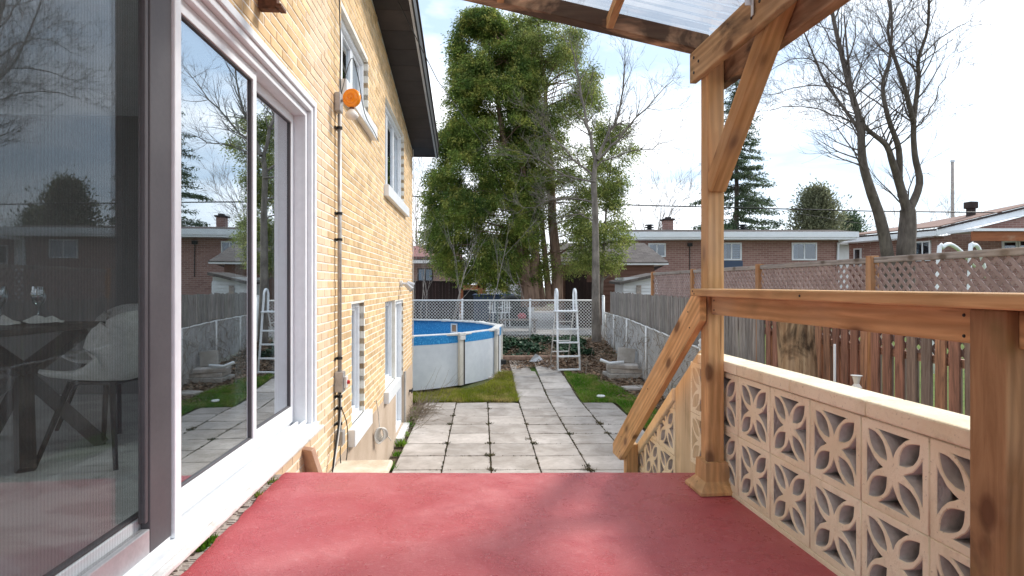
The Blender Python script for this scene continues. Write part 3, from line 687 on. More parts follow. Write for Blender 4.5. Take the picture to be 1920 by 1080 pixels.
m = MB(); m.lathe([(0, -.024), (.012, -.024), (.015, -.020), (.030, -.020), (.033, -.026), (.048, -.025), (.051, -.020), (.062, -.018), (.066, -.022), (.074, -.014), (.078, -.004), (.078, .012), (.06, .025), (0, .028)], (0, 0, 0), 36, 'y'); m.v = [tuple(dm @ Vector(v)) for v in m.v]; m.build('amber_disc', M['amber'], lamp, True)
m = MB(); m.lathe([(0, -.032), (.012, -.036), (.014, -.03)], (0, 0, 0), 12, 'y'); m.v = [tuple(dm @ Vector(v)) for v in m.v]; m.build('disc_hub', M['amber'], lamp, True)
m = MB(); m.lathe([(0, 0), (.02, 0), (.022, -.03), (0, -.03)], (.155, UC - .09, 3.825), 14); m.build('socket', M['rust'], lamp)
m = MB(); m.lathe([(.015, 0), (.045, -.035), (.056, -.055), (.05, -.075), (.03, -.088), (0, -.092)], (.155, UC - .09, 3.81), 20); m.build('bulb', M['bulb'], lamp, True)
def cable(name, pts, r, mat, label, cat='cable', parent=None, n=6, grp=None):
    # catmull-rom smoothing
    pts = [Vector(p) for p in pts]; q = []
    for i in range(len(pts) - 1):
        p0, p1, p2, p3 = pts[max(i - 1, 0)], pts[i], pts[i + 1], pts[min(i + 2, len(pts) - 1)]
        for t in (0, .25, .5, .75): q.append(.5 * ((2 * p1) + (p2 - p0) * t + (2 * p0 - 5 * p1 + 4 * p2 - p3) * t * t + (3 * p1 - p0 - 3 * p2 + p3) * t ** 3))
    q.append(pts[-1]); m = MB(); m.tube(q, r, n); o = m.build(name, mat, parent, True)
    if parent is None or cat: tag(o, label, cat, grp)
    return o
HM = Matrix.Translation((-1.16, 0, 0)) @ Matrix.Rotation(WR, 4, 'Z')
def hw(*p): return HM @ Vector(p)
cable('cable', [hw(.04, UC - .03, 5.2), hw(.03, UC + .02, 4.7), hw(.05, UC - .03, 4.35), hw(.035, UC + .02, 4.1), hw(.05, UC, 3.96)], .006, M['rubber'], 'black cable running up the brick wall from the orange lamp')
cable('cable', [hw(.03, UC + .06, 3.95), hw(.08, UC + .25, 4.35), hw(.09, UC + .5, 4.3), hw(.085, UC + .9, 4.05), hw(.08, UC + 1.5, 4.02), hw(.09, UC + 1.75, 3.97)], .004, M['rubber'], 'thin black cable drooping across the small upper window')
cable('cable', [hw(.045, UC - .02, 1.45), hw(.05, UC - .10, 1.20), hw(.05, UC - .28, .95), hw(.05, UC - .36, .75)], .009, M['rubber'], 'black cable slanting down the wall from the junction box')
cable('cable', [hw(.05, UC - .01, 1.28), hw(.05, UC - .13, 1.08), hw(.055, UC - .30, .9), hw(.05, UC - .40, .72)], .008, M['cablewhite'], 'pale cable slanting down beside the conduit')
cable('cable', [hw(.05, UC + .02, 1.30), hw(.07, UC + .14, 1.12), hw(.07, UC + .12, .86), hw(.06, UC - .02, .80), hw(.05, UC - .05, .95), hw(.05, UC, 1.0)], .0045, M['rubber'], 'thin cable loop hanging under the lower conduit box')
coil = empty('cable_coil', (-1.16, 0, 0), WR); tag(coil, 'coiled white cable hanging from the tan foundation wall', 'cable')
for k in range(7):
    pts = []
    for j in range(25):
        t = 2 * math.pi * j / 24; pts.append((.07 + .045 * math.cos(t) + k * .006, 7.02 + .05 * math.cos(t + k * .3) + .02 * k, .60 + .09 * math.sin(t) * (1 - .03 * k)))
    m = MB(); m.tube(pts, .008, 6, cap=False); m.build('loop', M['cablewhite'], coil, True)
m = MB(); m.tube([(.02, 7.0, 1.0), (.05, 6.95, 1.02), (.06, 7.05, .82), (.07, 7.05, .68)], .006, 6); m.build('tail', M['cablewhite'], coil)
m = MB(); m.tube([(.10, 7.1, .62), (.14, 7.2, .55), (.17, 7.3, .47)], .006, 6); m.build('tail', M['cablewhite'], coil)
sl = empty('security_lamp', (-1.16, 0, 0), WR); tag(sl, 'small grey twin floodlight on the brick wall above the basement door', 'lamp')
m = MB(); m.lathe([(0, .0), (.05, 0), (.05, .04), (0, .04)], (0, 9.6, 2.37), 16, 'x'); m.build('base', M['white_dirty'], sl)
for dy, dz in ((-.09, -.06), (.10, .01)):
    m = MB(); m.tube([(.04, 9.6, 2.37), (.13, 9.6 + dy, 2.37 + dz * .4)], .012, 8).tube([(.10, 9.6 + dy, 2.38 + dz * .3), (.20, 9.6 + dy * 1.3, 2.33 + dz)], [.035, .045], 12); m.build('lamp_head', M['alu'], sl)
m = MB(); m.box(.005, .05, 10.9, 11.0, .42, .45).box(.05, .065, 10.86, 11.04, .40, .47); o = m.build('hose_tap', M['black']); o.location = (-1.16, 0, 0); o.rotation_euler = (0, 0, WR); tag(o, 'small black tap near the far corner of the house', 'tap')
m = MB(); m.tube([hw(.03, 11.42, 1.0), hw(.03, 11.42, 4.9)], .006, 6); tag(m.build('thin_wire', M['cablewhite']), 'thin vertical wire at the far corner of the brick house', 'wire')
# leaning board and white lid beside the deck
m = MB(); m.box(-.02, .02, -.07, .07, 0, .30); o = m.build('leaning_board', speck('terracotta_board', (.60, .36, .25), (.72, .47, .34), 8, .8, .2), bevel=.004); o.location = hw(.07, 4.22, .96); o.rotation_euler = (0, R(-22), WR + R(62)); tag(o, 'terracotta coloured board leaning on the brick below the patio door', 'board')
bx = empty('storage_bin', hw(.245, 4.78, -.10)[:], WR); tag(bx, 'cream plastic bin with a flat lid between the deck and the house wall', 'bin')
m = MB(); m.box(-.20, .20, -.34, .34, .1, .90); m.build('body', M['white_dirty'], bx, bevel=.03)
m = MB(); m.box(-.23, .23, -.37, .37, .905, .96); m.build('lid', speck('stained_cream_lid', (.55, .43, .30), (.80, .74, .62), 5, .6, .2), bx, bevel=.02)

# ------------------------------------------------------------------ red concrete porch
por = empty('concrete_porch', (0, 0, 0)); tag(por, 'red painted concrete porch with worn paint', 'porch')
def wallx(y): return -1.16 - .0644 * y
def sidex(y): return 1.441 - .1015 * y
DZ = 1.27; YF = 3.49
bm = bmesh.new()
cols, rows = 60, 90; vv = []
for j in range(rows + 1):
    y = -2.5 + (YF + 2.5) * j / rows
    for i in range(cols + 1):
        t = i / cols; xl = wallx(y) + .075; xr = sidex(y) + .02; x = xl + (xr - xl) * t
        if i == 0: x += .022 * mnoise.noise(Vector((y * 6, 0, 0))) + .012 * mnoise.noise(Vector((y * 25, 3, 0)))
        z = DZ + .004 * mnoise.noise(Vector((x * 1.3, y * 1.3, 0))); yy = y
        if j == rows: z -= .005; yy += .006 * mnoise.noise(Vector((x * 9, 0, 5))) + .004 * mnoise.noise(Vector((x * 37, 0, 5)))
        vv.append((x, yy, z))
nn = len(vv); ff = [(j * (cols + 1) + i, j * (cols + 1) + i + 1, (j + 1) * (cols + 1) + i + 1, (j + 1) * (cols + 1) + i) for j in range(rows) for i in range(cols)]
# skirts
ring = [i for i in range(cols + 1)] + [j * (cols + 1) + cols for j in range(1, rows + 1)] + [rows * (cols + 1) + i for i in range(cols - 1, -1, -1)] + [j * (cols + 1) for j in range(rows - 1, 0, -1)]
for r_ in ring: vv.append((vv[r_][0], vv[r_][1], 1.0))
for i in range(len(ring)): a, b = i, (i + 1) % len(ring); ff.append((ring[a], nn + a, nn + b, ring[b]))
obj('slab', vv, ff, M['deck'], por, smooth=False)
m = MB(); m.add([(wallx(-2.5) + .09, -2.5, .0), (sidex(-2.5), -2.5, .0), (sidex(YF - .05), YF - .05, .0), (wallx(YF - .05) + .09, YF - .05, .0)] + [(wallx(-2.5) + .09, -2.5, 1.0), (sidex(-2.5), -2.5, 1.0), (sidex(YF - .05), YF - .05, 1.0), (wallx(YF - .05) + .09, YF - .05, 1.0)], BOXF); m.build('base', M['conc'], por)
m = MB()   # broken mortar strip along the house
for j in range(480):
    y = -2.4 + j * .01225
    for k_ in range(3):
        w0 = .005 + k_ * .028; w1 = w0 + .028 + (.016 * mnoise.noise(Vector((y * 22, 2, 2))) if k_ == 2 else 0); zz = DZ - .012 + .016 * mnoise.noise(Vector((y * 17, k_ * 3.1, 1))) + .006 * mnoise.noise(Vector((y * 70, k_ * 5.3, 2)))
        m.box(wallx(y) + w0, wallx(y) + w1, y, y + .01235, zz - .05, zz)
m.build('mortar_edge', M['mortar_grey'], por)
nst = 6
for k in range(nst):
    y0 = YF + .004 + .25 * k; z1_ = DZ - .21 * (k + 1)
    m = MB(); m.box(-.75, sidex(y0) - .06, y0, y0 + .252, 0, z1_); m.build('step', M['conc'], por, bevel=.01)
o = MB()
for _ in range(9):
    y = random.choice([3.42, 3.30, 3.1, 2.52, 2.56, 2.48]) + random.uniform(-.04, .04); tuft(o, wallx(y) + .05, y, DZ - .02, .022, 30, .045, .007)
tag(o.build('weeds', M['grass']), 'small green weeds in the gap between the red porch and the door sill', kind='stuff')

# ------------------------------------------------------------------ screen block wall (right)
SR = math.atan(.1015)
scr = empty('screen_block_wall', (1.441, 0, 0), SR); tag(scr, 'cream painted breeze block wall with petal cut-outs beside the red porch', 'wall')
B = .3005
def block_curve():
    cu = bpy.data.curves.new('bc', 'CURVE'); cu.dimensions = '2D'; cu.fill_mode = 'BOTH'; cu.extrude = .045; cu.bevel_depth = .003; cu.bevel_resolution = 0; cu.resolution_u = 1
    def poly(pts):
        sp = cu.splines.new('POLY'); sp.points.add(len(pts) - 1)
        for p, q in zip(sp.points, pts): p.co = (q[0], q[1], 0, 1)
        sp.use_cyclic_u = True
    h = B / 2 - .0035; poly([(-h, -h), (h, -h), (h, h), (-h, h)])
    a = B / 2 - .024
    r_ = random.Random(2)
    j = lambda: r_.uniform(-.0012, .0012)
    def arc(p, q, bulge, n=9):
        """points from p to q bulging to the left by bulge"""
        p = Vector(p); q = Vector(q); d = q - p; nrm = Vector((-d.y, d.x)).normalized()
        return [(p + d * t + nrm * bulge * 4 * t * (1 - t)) + Vector((j(), j())) for t in [i / n for i in range(n + 1)]]
    for sx, sy in ((1, 1), (-1, 1), (-1, -1), (1, -1)):
        p = Vector((.024 * sx, .024 * sy)); q = Vector((a * .93 * sx, a * .93 * sy))
        A = arc(p, q, .032); Bk = arc(q, p, .032); poly(A + Bk[1:-1])
    for k in range(4):
        m2 = Matrix.Rotation(k * math.pi / 2, 2)
        # gap facing +y: apex near centre, base along the border
        ap = Vector((0, .036)); l = Vector((-a * .66, a)); r2 = Vector((a * .66, a))
        left = arc(ap, l, -.014); right = arc(r2, ap, -.014)
        pts = [m2 @ v for v in (left + right[:-1])]; poly(pts)
    return cu
cu = block_curve(); co_ = bpy.data.objects.new('bc', cu); C.objects.link(co_)
bpy.context.view_layer.update()
bme = bpy.data.meshes.new_from_object(co_.evaluated_get(bpy.context.evaluated_depsgraph_get())); bpy.data.objects.remove(co_); bpy.data.curves.remove(cu)
bme.name = 'screen_block'
# stand the block up: local x -> along wall (y), local y -> z, thickness along x
bme.transform(Matrix(((0, 0, 1, 0), (1, 0, 0, 0), (0, 1, 0, 0), (0, 0, 0, 1))))
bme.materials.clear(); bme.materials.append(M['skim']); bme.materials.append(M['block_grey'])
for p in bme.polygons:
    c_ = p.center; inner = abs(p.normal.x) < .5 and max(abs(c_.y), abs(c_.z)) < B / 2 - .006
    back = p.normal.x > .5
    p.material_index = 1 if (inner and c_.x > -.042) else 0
Z0 = DZ + .02
def blk(y, z, clip=None):
    if clip is None: inst(bme, 'block', scr, (.047, y, z)); return
    bm = bmesh.new(); bm.from_mesh(bme); bmesh.ops.translate(bm, vec=(0, y, z), verts=bm.verts)
    for (co, no) in clip:
        r_ = bmesh.ops.bisect_plane(bm, geom=bm.verts[:] + bm.edges[:] + bm.faces[:], plane_co=co, plane_no=no, clear_outer=True)
        bmesh.ops.holes_fill(bm, edges=[e for e in r_['geom_cut'] if isinstance(e, bmesh.types.BMEdge)])
    if not bm.verts: bm.free(); return
    me = bpy.data.meshes.new('block'); bm.to_mesh(me); bm.free(); me.materials.append(M['skim']); me.materials.append(M['block_grey'])
    o = bpy.data.objects.new('block', me); C.objects.link(o); o.parent = scr; o.location = (.047, 0, 0)
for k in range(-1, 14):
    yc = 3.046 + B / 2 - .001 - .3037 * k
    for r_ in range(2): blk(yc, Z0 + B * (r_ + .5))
m = MB(); m.box(.098, .128, -1.2, 3.50, Z0, Z0 + 2 * B); m.build('backing', M['block_grey'], scr)
m = MB(); m.box(-.002, .096, -1.2, 3.50, Z0 - .12, Z0); m.build('footing', M['skim'], scr, bevel=.006)
m = MB()
yy = -1.2
while yy < 3.515:
    a = min(yy + .47, 3.515); m = MB(); m.box(-.018, .135, yy, a - .0015, Z0 + 2 * B + .006, Z0 + 2 * B + .062); m.build('cap', M['skim'], scr, bevel=.008); yy = a
# stair side of the wall: solid pier, sloping coping and cut blocks
SL = -.745
ztop = lambda y: 1.965 + SL * (y - 3.53)
YS, YP, YE = 3.516, 3.90, 4.78
m = MB(); m.prism([(YS, .0), (YP, .0), (YP, ztop(YP)), (YS, ztop(YS))], .0, .13); m.build('pier', wood('rain_streaked_cream_masonry', (.64, .50, .32), (.77, .64, .44), (.35, .26, .08), 'z', knots=False, moss=.35), scr, bevel=.006)
m = MB(); m.prism([(YP + .002, ztop(YP) - .085), (YE, ztop(YE) - .085), (YE, ztop(YE)), (YP + .002, ztop(YP))], -.02, .135); m.build('sloping_cap', M['skim'], scr, bevel=.008)
m = MB(); m.prism([(YE + .001, .0), (YE + .06, .0), (YE + .06, ztop(YE) - .02), (YE + .001, ztop(YE) - .02)], -.02, .13); m.build('end_pier', M['skim'], scr, bevel=.006)
nrm = Vector((0, -SL, 1)).normalized()
for i in range(3):
    for j in range(-3, 4):
        # rows follow the stair slope: sheared upwards like the photograph's leaning blocks
        yc = YP + .004 + B * (i + .5); zc = DZ - .02 + B * (j + .5)
        if zc - B / 2 > ztop(yc - B / 2): continue
        if zc < .3: continue
        blk(yc, zc, [((0, 0, ztop(YP) - .088 - SL * YP), nrm), ((0, YE - .002, 0), Vector((0, 1, 0)))])
m = MB(); m.prism([(YP, 0), (YE, 0), (YE, .42), (YP, .42)], .0, .09); m.build('base', M['skim'], scr)

# ------------------------------------------------------------------ railing
rail = empty('wooden_railing', (1.336, 0, 0), SR); tag(rail, 'orange brown wooden handrail running along the block wall and down the steps', 'railing')
m = MB(); m.box(-.076, .10, .2, 3.20, 2.292, 2.330); m.build('top_rail', M['wood_y'], rail, bevel=.006)
m = MB(); m.box(.018, .056, 1.556, 3.152, 2.197, 2.290); m.build('side_board', M['wood_y'], rail, bevel=.004)
m = MB(); m.box(-.012, .082, 1.45, 1.553, DZ, 2.290); m.build('near_post', M['wood_old'], rail, bevel=.006)
m = MB(); m.box(.018, .056, .3, 1.447, 2.197, 2.290); m.build('side_board', M['wood_y'], rail, bevel=.004)
a = Vector((-.018, 3.20, 2.255)); b = Vector((-.018, 4.84, .985))
dr = (b - a).normalized(); up_ = Vector((1, 0, 0)).cross(dr)
sl_ = (b.z - a.z) / (b.y - a.y)
def rz(y): return a.z + sl_ * (y - a.y)
m = MB(); m.prism([(3.165, rz(3.165) - .12), (4.66, rz(4.66) - .118), (4.86, rz(4.66) - .118), (4.86, rz(4.86) + .118), (3.26, rz(3.26) + .10), (3.165, 2.288)], -.04, -.002); reorient(m.build('stair_rail', M['wood_y'], rail, bevel=.004), Matrix.Rotation(math.atan(sl_), 4, 'X'))
m = MB(); m.box(0, .088, 4.60, 4.69, .1, rz(4.64) - .0); m.build('newel_post', M['wood_z'], rail, bevel=.005)

scm = MB(); scm.lathe([(0, -.0025), (.004, -.0022), (.0048, 0), (.0048, .003)], (0, 0, 0), 8, 'x'); sm_ = None
for (x_, y_, z_) in ((-.0763, 3.17, 2.317), (-.0763, 3.15, 2.303), (-.0763, 2.2, 2.31), (.0178, 3.12, 2.27), (.0178, 3.12, 2.22), (.0178, 1.60, 2.27), (.0178, 1.60, 2.215), (-.0403, 4.62, rz(4.62) + .04), (-.0403, 4.66, rz(4.66) - .05), (-.0403, 3.32, rz(3.32) + .04), (-.0403, 3.30, rz(3.30) - .06), (-.0403, 4.0, rz(4.0) + .03)):
    if sm_ is None: o = scm.build('screw', M['black'], rail); sm_ = o.data
    else: o = inst(sm_, 'screw', rail)
    o.location = (x_, y_, z_)
# ------------------------------------------------------------------ porch roof
prf = empty('porch_roof', (1.336, 0, 0), SR); tag(prf, 'timber porch roof frame with clear corrugated sheet on an orange post', 'porch roof')
m = MB(); m.box(0, .089, 3.155, 3.245, DZ, 3.60); m.build('post', M['wood_z'], prf, bevel=.005)
m = MB()
prof = [(.062, .065), (.045, .10), (.020, .19)]
for (x0, x1, y0, y1) in ((0, .089, 3.155, 3.245),):
    lv = [(.062, 0), (.062, .015), (.022, .06), (.018, .155), (.002, .158)]
    pts = []
    for (e, z) in lv: pts += [(x0 - e, y0 - e, DZ + .003 + z), (x1 + min(e, .02), y0 - e, DZ + .003 + z), (x1 + min(e, .02), y1 + e, DZ + .003 + z), (x0 - e, y1 + e, DZ + .003 + z)]
    fs_ = [(3, 2, 1, 0)]
    for i in range(4):
        for j in range(4): fs_.append((i * 4 + j, i * 4 + (j + 1) % 4, (i + 1) * 4 + (j + 1) % 4, (i + 1) * 4 + j))
    m.add(pts, fs_)
m.build('post_base', M['wood_z'], prf)
m = MB(); m.box(-.04, -.002, -1.5, 3.30, 3.440, 3.600); m.build('inner_beam', M['wood_mossy'], prf, bevel=.005)
m = MB(); m.box(.091, .150, -1.5, 3.27, 3.405, 3.600); m.build('outer_beam', wood('stained_beam_lumber', (.36, .19, .10), (.56, .36, .22), DK, 'y', stain=.6), prf, bevel=.005)
m = MB(); m.beam((.0445, 3.165, 2.86), (.0445, 2.50, 3.56), .086, .089, (0, 0, 1)); reorient(m.build('brace', M['wood_z'], prf, bevel=.005), Matrix.Rotation(math.atan2(.665, .70), 4, 'X'))
for (x_, y_, z_) in ((-.0403, 3.24, 3.56), (-.0403, 3.24, 3.48), (-.0403, 3.18, 3.52), (-.0403, 2.62, 3.50), (-.0403, 2.55, 3.54), (-.0403, 2.0, 3.5)):
    o = inst(sm_, 'bolt', prf); o.location = (x_, y_, z_); o.scale = (1.5, 1.8, 1.8)
# rafters rise to the house; transforms are in world axes under the roof frame
inv = (Matrix.Translation((1.336, 0, 0)) @ Matrix.Rotation(SR, 4, 'Z')).inverted()
RS = .236
def ry(x): return 3.602 + RS * (1.0 - x)
for k, yr in enumerate((3.255, 2.62, 1.95, 1.28, .6, -.1, -.8)):
    xr, xl = 1.04 if k == 0 else 1.30 - .1015 * yr, -1.16 - .0644 * yr + .04
    m = MB(); m.beam(inv @ Vector((xr, yr, ry(xr) + .045)), inv @ Vector((xl, yr, ry(xl) + .045)), .045 if k else .085, .089); m.build('rafter', M['wood_stained'] if k == 0 else M['wood_x'], prf, bevel=.004)
    if k:
        m = MB(); xb = 1.296 - .1015 * yr
        m.add([], []); m.box(xb - .005, xb - .002, yr - .05, yr - .026, 3.50, 3.64, inv).box(xb - .03, xb - .002, yr - .026, yr - .0235, 3.55, 3.68, inv); m.build('bracket', M['galv'], prf)
for xp in (.52, -.06, -.63):
    ys_ = [3.21, 2.643, 2.597, 1.973, 1.927, 1.303, 1.257, .623, .577, -.077]
    for i in range(0, len(ys_) - 1, 2):
        m = MB(); m.beam(inv @ Vector((xp + .0 * i, ys_[i], ry(xp) + .025)), inv @ Vector((xp, ys_[i + 1], ry(xp) + .025)), .038, .06); m.build('purlin', M['wood_y'], prf, bevel=.003)
# corrugated sheets (one per bay of 0.66 m)
def corr(y0, y1, name):
    m = MB(); n = int((y1 - y0) / .0095); xs_ = (1.32, .6, 0, -.6, -1.12)
    vs = []
    for xq in xs_:
        for j in range(n + 1):
            y = y0 + (y1 - y0) * j / n; xx = max(xq, -1.16 - .0644 * y + .03); vs.append(inv @ Vector((xx, y, ry(xx) + .102 + .005 * math.cos((y - y0) / .076 * 2 * math.pi))))
    fs_ = [(i * (n + 1) + j, i * (n + 1) + j + 1, (i + 1) * (n + 1) + j + 1, (i + 1) * (n + 1) + j) for i in range(len(xs_) - 1) for j in range(n)]
    m.add(vs, fs_); m.build(name, M['poly'], prf, True)
corr(2.70, 3.36, 'roof_sheet'); corr(2.045, 2.705, 'roof_sheet'); corr(1.38, 2.05, 'roof_sheet'); corr(.72, 1.385, 'roof_sheet'); corr(-.9, .725, 'roof_sheet')
m = MB(); m.box(-.0, .04, -1, 3.36, 4.02, 4.16, inv @ HM); m.build('ledger', M['wood_y'], prf)
o = MB().box(.002, .10, 3.26, 3.31, 3.84, 3.99).box(.10, .13, 3.24, 3.33, 3.845, 3.86).build('rusty_bracket', M['rust']); o.location = (-1.16, 0, 0); o.rotation_euler = (0, 0, WR); tag(o, 'rusty steel bracket on the brick above the patio door', 'bracket')

# ------------------------------------------------------------------ above-ground pool
pool = empty('swimming_pool', (PC.x, PC.y, 0)); tag(pool, 'round above ground pool with white wall and blue liner', 'pool')
PZ0, PZ1 = .09, 1.25; NS = 14; A0 = R(-41.8)
angs = [A0 + i * 2 * math.pi / NS for i in range(NS)]
def pc(a, r, z): return (math.cos(a) * r, math.sin(a) * r, z)
def ringwall(name, r0, r1, z0, z1, mat, n=112, sm=False):
    m = MB(); vs = []
    for k in range(n):
        a = 2 * math.pi * k / n; vs += [pc(a, r0, z0), pc(a, r0, z1), pc(a, r1, z1), pc(a, r1, z0)]
    fs_ = []
    for k in range(n):
        q = (k + 1) % n
        for (i, j) in ((0, 1), (1, 2), (2, 3), (3, 0)): fs_.append((k * 4 + i, k * 4 + j, q * 4 + j, q * 4 + i))
    m.add(vs, fs_); o = m.build(name, mat, pool, sm); 
    if sm:
        e = o.modifiers.new('e', 'EDGE_SPLIT'); e.split_angle = R(40)
    return o
ringwall('wall', PR - .02, PR, PZ0, PZ1 - .20, speck('white_pool_wall', (.60, .65, .70), (.74, .78, .82), 1.2, .35, .12, .01, 7), sm=True)
ringwall('liner_band', PR - .02, PR + .003, PZ1 - .20, PZ1 - .01, M['liner'], sm=True)
ringwall('liner', PR - .05, PR - .022, PZ0 + .02, PZ1 - .015, M['liner'], sm=True)
m = MB(); m.add([pc(2 * math.pi * k / 64, PR - .06, .55) for k in range(64)], [tuple(range(64))]); m.build('water', M['water'], pool)
cream = speck('cream_pool_trim', (.60, .56, .48), (.72, .68, .61), 3, .45, .05)
for i, a in enumerate(angs):
    a2 = a + 2 * math.pi / NS
    # rim segment (straight ledge)
    p = [Vector(pc(a, PR + .07, 0)), Vector(pc(a2, PR + .07, 0)), Vector(pc(a2, PR - .11, 0)), Vector(pc(a, PR - .11, 0))]
    m = MB(); vs = [(q.x, q.y, PZ1 - .035) for q in p] + [(q.x, q.y, PZ1 + .012) for q in p]; m.add(vs, BOXF); m.build('rim', M['white_dirty'], pool, bevel=.01)
    rm = Matrix.Rotation(a, 4, 'Z')
    m = MB(); m.box(PR + .005, PR + .075, -.075, .075, PZ0, PZ1 - .13, rm); m.build('upright', cream, pool, bevel=.012)
    m = MB(); m.box(PR + .07, PR + .082, .045, .078, PZ0, PZ1 - .14, rm); m.build('upright_groove', M['roofdark'], pool)
    m = MB(); m.box(PR - .12, PR + .10, -.095, .095, PZ1 - .13 if False else PZ1 - .05, PZ1 + .022, rm).box(PR + .01, PR + .10, -.085, .085, PZ1 - .14, PZ1 - .052, rm); m.build('rim_cap', M['white_dirty'], pool, bevel=.01)
sa = math.atan2(3.25, 2.15)   # far side skimmer
sp_ = P(875, 611, 19.2); sa = math.atan2(sp_.y - PC.y, sp_.x - PC.x)
rm = Matrix.Rotation(sa, 4, 'Z'); m = MB()
m.box(PR - .085, PR - .055, -.13, -.09, .86, 1.15, rm).box(PR - .085, PR - .055, .09, .13, .86, 1.15, rm).box(PR - .085, PR - .055, -.09, .09, .86, .90, rm).box(PR - .085, PR - .055, -.09, .09, 1.11, 1.15, rm); sk = m.build('skimmer', M['white'], pool)
m = MB(); m.box(PR - .065, PR - .055, -.09, .09, .90, 1.11, rm); m.build('skimmer_flap', speck('tan_flap', (.35, .2, .12), (.45, .28, .18), 8), sk)

# ------------------------------------------------------------------ pool ladder (A frame)
lz = .20; ly = 15.05
lad = empty('pool_ladder', ((1067 - 960) * ly / F, ly, lz), R(8)); tag(lad, 'tall white A-frame pool ladder standing at the end of the path', 'ladder')
LW = .29; H = 2.07
def railpts(sx, s):
    return
for sx in (-1, 1):
    wB, wT = .285, .235
    x = lambda z: sx * (wB - (wB - wT) * z / H)
    pts = [(x(0), 0, .0), (x(.7), .10, .7), (x(1.3), .19, 1.3), (x(1.8), .25, 1.78)]
    for t in range(0, 181, 20): pts.append((x(1.9), .385 - .135 * math.cos(R(t)), 1.88 + .16 * math.sin(R(t)) ))
    pts += [(x(1.8) , .52, 1.70), (x(1.6), .52, 1.47)]
    m = MB(); m.tube(pts, .027, 10); m.build('side_rail', M['white'], lad, True)
    m = MB(); m.tube([(sx * .235, 1.15, .06), (sx * .235, .50, 1.47)], .017, 8); m.build('rear_rail', M['white_dirty'], lad, True)
for z in (.035, .36, .70, 1.03):
    y = z * .145; q = .29 - .04 * z / H
    m = MB(); m.box(-q, q, y - .04, y + .05, z - .018, z + .02); m.build('rung', M['white'], lad, bevel=.008)
for z in (.10, .38, .68, .98, 1.2):
    y = 1.15 - (z - .06) * .46
    m = MB(); m.box(-.225, .225, y - .03, y + .03, z - .012, z + .012); m.build('rear_rung', M['white_dirty'], lad, bevel=.005)
m = MB(); m.box(-.275, .275, .14, .58, 1.46, 1.50); m.build('platform', M['white'], lad, bevel=.012)

# ------------------------------------------------------------------ chain-link fences
def chain(name, p0, p1, z0f, z1f, wire, r, pitch, parent):
    """diamond mesh between two ground points; z0f, z1f functions of the distance"""
    p0 = Vector(p0); p1 = Vector(p1); d = (p1 - p0); Ln = d.length; d /= Ln; m = MB()
    def seg(s0, z0, s1, z1):
        a = Vector((*(p0 + d * s0), z0)); b = Vector((*(p0 + d * s1), z1)); m.tube([a, b], r, 3, cap=False)
    hh = max(z1f(0) - z0f(0), z1f(Ln) - z0f(Ln)) 
    k = -hh
    while k < Ln + hh:
        for sg in (1, -1):
            # line s = k + sg*(t), z = z0 + t
            t0, t1 = 0, hh; s0, s1 = k, k + sg * hh
            # clip to [0,Ln]
            lo, hi = 0, 1
            ds = s1 - s0
            for bnd, side in ((0, 1), (Ln, -1)):
                va = (s0 - bnd) * side; vb = (s1 - bnd) * side
                if va < 0 and vb < 0: lo, hi = 1, 0
                elif va < 0: lo = max(lo, va / (va - vb))
                elif vb < 0: hi = min(hi, va / (va - vb))
            if lo < hi:
                A_, B_ = s0 + ds * lo, s0 + ds * hi
                fa, fb = lo, hi
                zA = z0f(A_) + (z1f(A_) - z0f(A_)) * fa; zB = z0f(B_) + (z1f(B_) - z0f(B_)) * fb
                seg(A_, zA, B_, zB)
        k += pitch
    return tag(m.build('wire_mesh', wire, parent), kind='stuff')
cf = empty('chain_link_fence', (0, 0, 0)); tag(cf, 'white chain link fence running straight across the back of the yard', 'fence')
FY = 19.8; zt = 1.84
chain('b', (-9, FY), (2.72, FY), lambda s: .50, lambda s: zt, M['wire'], .0065, .105, cf)
m = MB(); m.tube([(-9, FY - .02, zt), (2.75, FY - .02, zt)], .026, 8); m.build('top_rail', M['wire'], cf, True)
for px in (867, 994, 1131):
    x = (px - 960) * FY / F; hh = zt + (.12 if px == 1131 else 0)
    m = MB(); m.tube([(x, FY - .03, .4), (x, FY - .03, hh)], .035 if px < 1100 else .05, 10); m.lathe([(.05, 0), (.05, .03), (0, .06)], (x, FY - .03, hh), 10); m.build('post', M['wire'], cf, True)
x = (932 - 960) * FY / F
m = MB(); m.tube([(x, FY + .03, .4), (x, FY + .03, zt + .03)], .022, 8); tag(m.build('post', M['green_post'], cf), 'thin dark green fence post')
cs = empty('chain_link_fence', (0, 0, 0)); tag(cs, 'low grey chain link fence along the right side of the yard', 'fence')
p0, p1 = Vector((3.27, 6.8)), Vector((2.99, 19.6)); Ls = (p1 - p0).length
stz = lambda s: float(np.interp(s, [0, 3.3, 9.2, 12.8], [1.22, 1.26, 1.44, 1.46]))
sbz = lambda s: gz(3.0, 6.8 + s) - .06
chain('s', p0, p1, sbz, stz, M['wire_old'], .0048, .058, cs)
dd = (p1 - p0) / Ls
m = MB(); m.tube([Vector((*(p0 + dd * s), stz(s) + .006 * math.sin(s * 9))) for s in np.linspace(0, Ls, 60)], .018, 6); m.build('top_rail', M['wire'], cs, True)
for s in (.3, 1.9, 3.35, 5.1, 7.1, 9.2, 11.0, 12.5):
    q = p0 + dd * s; m = MB(); m.tube([(q.x - .03, q.y, sbz(s) - .1), (q.x - .03, q.y, stz(s) + .02)], .026, 8)
    if s == 3.35: m.lathe([(.0, .02), (.04, .04), (.045, .08), (.02, .11), (.04, .15), (0, .19)], (q.x - .03, q.y, stz(s)), 12)
    m.build('post', M['wire'], cs, True)
tw = MB()     # dry vines woven in the side fence
